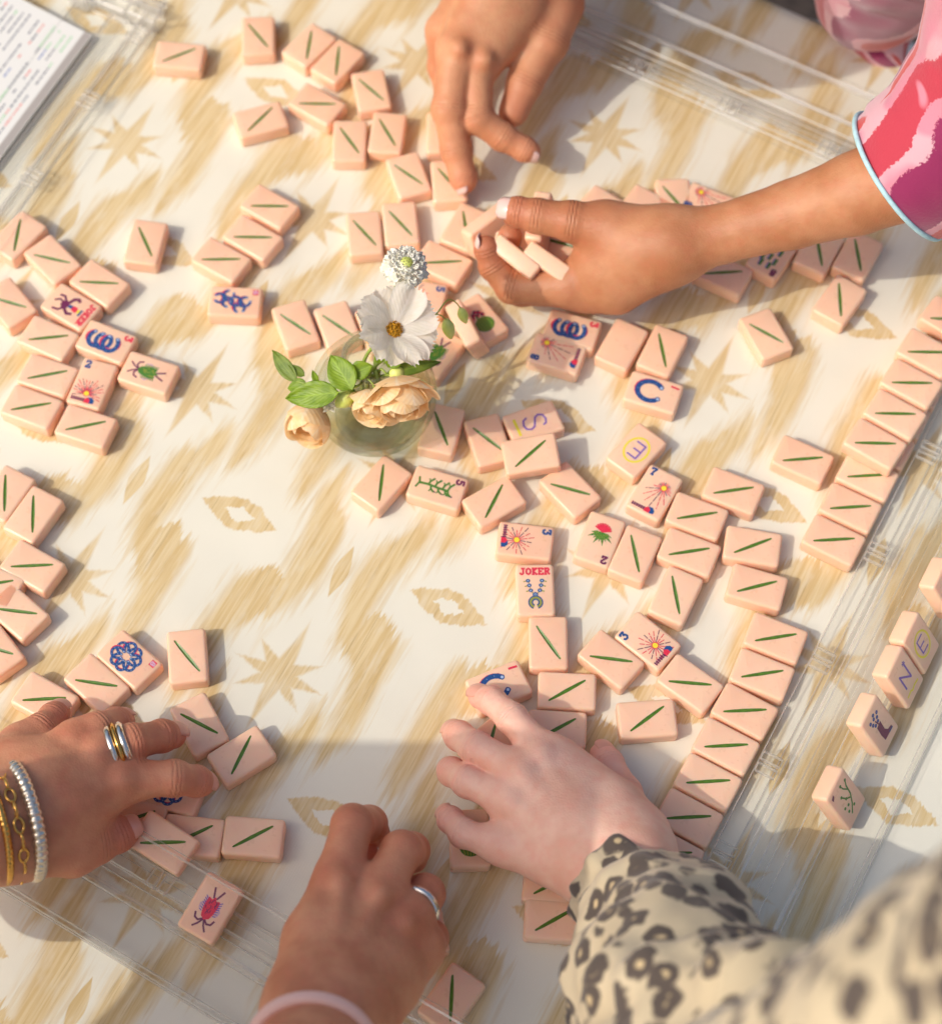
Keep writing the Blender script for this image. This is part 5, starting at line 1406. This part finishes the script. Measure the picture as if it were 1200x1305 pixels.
# metal
M_SILVER = plain('polished_silver', srgb(226, 220, 212), .18, 0.5, Metallic=1.0)
M_GOLD = plain('yellow_gold', srgb(226, 176, 96), .2, 0.5, Metallic=1.0)
def finger_ring(person, base, ch, finger, seg, t, mat, r, grow=1.08, off=0.0):
    a, ra = ch[finger][seg]; b, rb = ch[finger][seg + 1]
    q = a + (b - a) * t; R = (ra + (rb - ra) * t) * grow
    return ring_band('ring', person, base, q, b - a, R, r, mat, m=12)
for t, r in ((.46, 2.0), (.80, 2.0)): finger_ring(jewel, jewel_base, jewel_ch, 'middle', 0, t, M_SILVER, r, 1.12)
finger_ring(jewel, jewel_base, jewel_ch, 'middle', 0, .64, M_GOLD, 1.1, 1.26)
finger_ring(ringer, ringer_base, ringer_ch, 'ring', 0, .55, M_SILVER, 1.9, 1.04)
_w0, _w1 = P3((30, 1046, 48)), P3((-54, 1068, 58))
M_DIAM = plain('pave_silver', srgb(226, 216, 202), .22, 0.6, Metallic=.9)
def bracelet(t, R, r, mat, kind):
    c = _w0 + (_w1 - _w0) * t; ax = (_w1 - _w0).normalized()
    if kind == 'links':
        e = bpy.data.objects.new('bracelet', None); link(e, jewel); u = ax.cross(Vector((0, 0, 1))).normalized(); w_ = ax.cross(u); n = 22
        for i in range(n):
            an = 6.28319 * i / n; dr = u * math.cos(an) + w_ * math.sin(an); q = c + dr * R; tg = (w_ * math.cos(an) - u * math.sin(an))
            ring_band('chain_link', e, jewel_base, q, dr if i % 2 else ax, 3.6, .8, mat, n=14, m=6, el=.6, upv=ax if i % 2 else dr)
        return e
    if kind == 'beads':
        e = bpy.data.objects.new('bracelet', None); link(e, jewel); u = ax.cross(Vector((0, 0, 1))).normalized(); w_ = ax.cross(u); n = 56; v, f = [], []
        return ring_band('bracelet', jewel, jewel_base, c, ax, R, r, mat, n=220, m=10, bead=48)
    return ring_band('bracelet', jewel, jewel_base, c, ax, R, r, mat, n=160, m=8, bead=60)
ring_band('bracelet', jewel, jewel_base, _w0, _w1 - _w0, 26.8, 2.7, M_DIAM, n=230, m=10, bead=52)
bracelet(.26, 26.5, 1.0, M_GOLD, 'links')
ring_band('bracelet', jewel, jewel_base, _w0 + (_w1 - _w0) * .46, _w1 - _w0, 26.0, 1.6, M_GOLD, n=200, m=8, bead=70)
M_BAND = plain('blush_wristband', srgb(240, 196, 184), .6)
_w0, _w1 = P3((398, 1340, 97)), P3((388, 1395, 118))
ring_band('wristband', ringer, ringer_base, _w0, _w1 - _w0, 26.4, 3.2, M_BAND, m=12)
# unseen body masses, added and shaped to shade the table's near side and far corner
M_SHADE_TORSO = plain('unseen_torso_linen', srgb(214, 206, 196), .85, noise=.1, nscale=40)
M_SHADE_HEAD = plain('unseen_head_brown', srgb(96, 66, 44), .5, noise=.4, nscale=60)
def mass(name, parent, base, chains, mat, h=9.0, k=40.0):
    pts = [(np.array(p[:3], float), p[3]) for c in chains for p in c]
    lo = np.min([p - r for p, r in pts], 0) - 2 * h; hi = np.max([p + r for p, r in pts], 0) + 2 * h
    fd = Field(lo, hi, h); F = fd.blank() + 60
    for c in chains:
        for p, q in zip(c, c[1:]): fd.cone(F, p[:3], q[:3], p[3], q[3], k)
    V, Q = surface_nets(F, fd.lo, h)
    return mesh_obj(name, [tuple(x) for x in V - np.array(base)], [tuple(int(i) for i in q) for q in Q], mat, parent, smooth=True)
mass('unseen_shade_torso', ringer, ringer_base, [[(-150, 40, 235, 38), (-230, 75, 320, 44), (-335, 112, 400, 52), (-500, 112, 400, 52)], [(-420, 60, 390, 60), (-430, -80, 240, 95), (-420, -160, 60, 110)]], M_SHADE_TORSO)  # shoulder and torso mass out of view, added as a shadow caster
mass('unseen_shade_head', far, far_base, [[(-118, 680, 345, 62), (-100, 725, 360, 72), (-60, 790, 330, 70)], [(-90, 760, 330, 60), (-40, 900, 260, 120), (0, 1000, 100, 140)]], M_SHADE_HEAD)  # head and torso mass out of view, placed to throw shade
# ground and a chair glimpsed past the table edge
def deck():
    m, g, p = new_mat('weathered_floor'); co = g.node('ShaderNodeTexCoord').outputs['Object']
    g._set(p.inputs['Base Color'], g.mixc(g.noise(co, 6.0, 4.0), srgb(150, 122, 100), srgb(120, 96, 78))); p.inputs['Roughness'].default_value = .8
    o = mesh_obj('floor', [(-3000, -2000, -740), (3000, -2000, -740), (3000, 4000, -740), (-3000, 4000, -740)], [(0, 1, 2, 3)], m)
    o['kind'] = 'structure'
deck()

def chair():
    M_CH = plain('white_painted_chair', srgb(226, 220, 212), .5, noise=.05); M_ST = plain('brown_wicker', srgb(134, 108, 86), .8, noise=.3, nscale=60)
    a, b = W(880, 14, -250), W(1085, 60, -250); d = (b - a).normalized(); n = Vector((-d.y, d.x, 0)); org = (a + b) / 2; org.z = -740
    e = empty('chair', org)
    def box(name, c, hx, hy, hz, mat):
        v = [tuple(c + d * (sx * hx) + n * (sy * hy) + Vector((0, 0, sz * hz)) - org) for sz in (-1, 1) for sx, sy in ((-1, -1), (1, -1), (1, 1), (-1, 1))]
        return mesh_obj(name, v, [(0, 3, 2, 1), (4, 5, 6, 7), (0, 1, 5, 4), (1, 2, 6, 5), (2, 3, 7, 6), (3, 0, 4, 7)], mat, e)
    m = (a + b) / 2
    box('seat', m + n * 190 + Vector((0, 0, -40)), 210, 200, 18, M_ST)
    box('back_rail', m + Vector((0, 0, 0)), 205, 9, 9, M_CH)
    for k in (-170, -130, -66, -36, 40, 76, 150): box('back_slat', m + d * k + Vector((0, 0, 150)), 5, 5, 140, M_CH)
    box('top_rail', m + Vector((0, 0, 300)), 205, 12, 14, M_CH)
    for k in (-190, 190):
        for q in (0, 370): box('leg', m + d * k + n * q + Vector((0, 0, -400)), 15, 15, 340, M_CH)
    tag(e, 'white slatted chair with a brown seat beyond the table edge', 'chair')
chair()
